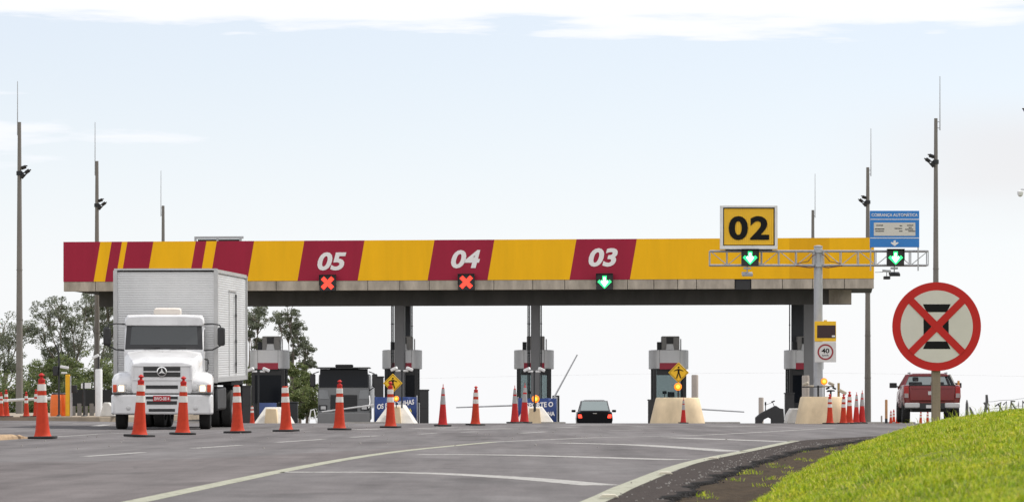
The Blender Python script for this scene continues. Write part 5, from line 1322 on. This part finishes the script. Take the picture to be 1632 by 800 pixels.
def leaves(mb,c,r,n,sz,flat=.8):
    for _ in range(n):
        while True:
            p=Vector((random.uniform(-1,1),random.uniform(-1,1),random.uniform(-1,1)))
            if p.length<1: break
        if random.random()<.5 and p.length>.05: p=p.normalized()*random.uniform(.65,1.05)
        q=Vector(c)+Vector((p.x*r,p.y*r,p.z*r*flat)); s_=sz*random.uniform(.5,1.2)
        a=Vector((random.gauss(0,1),random.gauss(0,1),random.gauss(0,.8)-.3)).normalized(); b_=a.orthogonal(); b_.rotate(Matrix.Rotation(random.random()*6.3,3,a))
        b_=b_.normalized()*s_*.4; a=a*s_
        mb.add([q-a*.5,q+b_*.5-a*.05,q+a*.5,q-b_*.5-a*.05],[(0,1,2,3)])
def tree(label,u,Y,blobs,trunk_r,group,name='tree',lm=leafA,dens=1.35,sz=.165,cat='tree'):
    X=(u-U0)*Y/F; g=gz(X,Y)-.3; t=thing(name,label,cat,(X,Y,g),0,group); s_=Y/F; org=Vector((X,Y,g))
    tb=MB(); cm=MB()
    cs=[]
    for bu,bv,br in blobs:
        br*=1.3 if name=='shrub' else 1.08
        c=P(bu,bv,Y)-org; c.y=random.uniform(-1,1)*1.8; cs.append((c,br*s_))
    top=max(c.z for c,_ in cs); fork=Vector((random.uniform(-.3,.3),0,top*.42))
    tb.tube([(0,0,-.2),(fork.x*.3,0,fork.z*.5),tuple(fork)],[trunk_r*1.25,trunk_r,trunk_r*.85],8)
    for c,r in cs:
        mid=fork.lerp(c,.5)+Vector((random.uniform(-.3,.3),random.uniform(-.3,.3),.15*r-.25))
        tb.tube([tuple(fork),tuple(mid),tuple(c)],[trunk_r*.38,trunk_r*.2,trunk_r*.07],6)
        for k in range(8):
            d_=Vector((random.gauss(0,.6),random.gauss(0,.6),random.gauss(.1,.5)))*r*1.15
            tb.tube([tuple(mid.lerp(c,.6)),tuple(c+d_*.5),tuple(c+d_)],[trunk_r*.14,.03,.012],5)
            leaves(cm,c+d_*1.1,r*random.uniform(.35,.6),int(75*dens),sz,.65)
        for _ in range(5):
            a=Vector((random.gauss(0,.5),random.gauss(0,.6),random.gauss(0,.45)))*r
            leaves(cm,c+a,r*random.uniform(.3,.55),int(80*dens),sz,.7)
        leaves(cm,c,r*1.15,int(190*dens),sz,.85)
    tb.build('trunk',bark,t); cm.build('crown',lm,t,smooth=180)
    return t
GT='eucalyptus trees beyond the toll plaza'; GB='shrubs at the foot of the trees'
tree('dark eucalyptus at the far left frame edge beside the lamp pole',8,215,[(-6,530,24),(14,545,22),(36,528,16),(2,575,22),(25,585,16)],.28,GT)
tree('tall open eucalyptus crown between the two left lamp poles',108,225,[(72,505,19),(95,492,16),(120,515,20),(68,535,16),(98,538,18),(135,495,16),(128,548,18),(108,568,14),(75,565,12)],.26,GT)
tree('eucalyptus crown touching the canopy left end behind the second lamp pole',158,230,[(150,480,13),(165,500,15),(180,490,14),(158,525,16),(182,530,14),(172,558,16),(190,575,18)],.24,GT)
tree('eucalyptus peeking out just right of the truck box above the first booth',402,225,[(392,502,14),(414,498,12),(418,514,12),(400,530,10),(412,548,8)],.22,GT,dens=1.15)
tree('eucalyptus with drooping right side leaning over the first booth',462,232,[(447,508,13),(462,502,10),(474,520,13),(458,530,13),(478,545,11),(489,562,11),(484,580,9),(466,566,8),(492,580,6)],.22,GT,dens=1.15)
sh=[('low bright shrub between the far left shrubs under the white barrier arm',34,174,[(28,650,14),(46,655,14),(66,652,14),(84,655,14),(40,640,10)]),
    ('pale shrub right of the yellow post behind the thin grey reader',126,176,[(118,610,12),(126,625,14),(132,645,14),(122,655,12),(140,655,12)]),
    ('pale green shrub at the far left frame edge behind the cones',12,176,[(0,620,20),(18,628,18),(28,640,16),(6,645,18)]),
    ('broad green shrub behind the leftmost lamp pole and big cone',58,180,[(45,612,18),(62,600,16),(78,618,18),(50,636,18),(72,640,18)]),
    ('rounded green shrub between black mast and yellow post',98,178,[(90,588,14),(104,602,16),(112,585,12),(96,622,16),(116,630,16),(108,648,14)]),
    ('dark green shrub behind the mesh fence left of the truck',150,182,[(130,608,18),(150,600,16),(168,598,18),(180,618,20),(140,632,18),(162,635,18)]),
    ('leafy shrub between first booth and grey truck, upper one',478,178,[(468,590,9),(482,600,10),(476,614,10),(488,616,9),(470,626,10)]),
    ('low olive shrub left of the grey truck bumper',489,172,[(482,634,12),(496,630,12),(490,648,14),(504,644,12),(478,652,12)]),
    ('small shrub behind the first booth left flank',404,174,[(398,600,10),(406,615,11),(400,630,12),(412,640,12)])]
for lb,u,Y,bl in sh: tree(lb,u,Y,bl,.09,GB,'shrub',leafB,1.3,.17,'shrub')
# faint power line across the sky beyond the plaza
t=MB(); t.tube([tuple(P(-60+i*90,598+6*math.sin(i*.33)+2,320)) for i in range(21)],.006,5); o=t.build('power_line',M('wire_grey',(.5,.5,.5),.6)); tag(o,'thin pale power line crossing the sky behind the booths','cable')
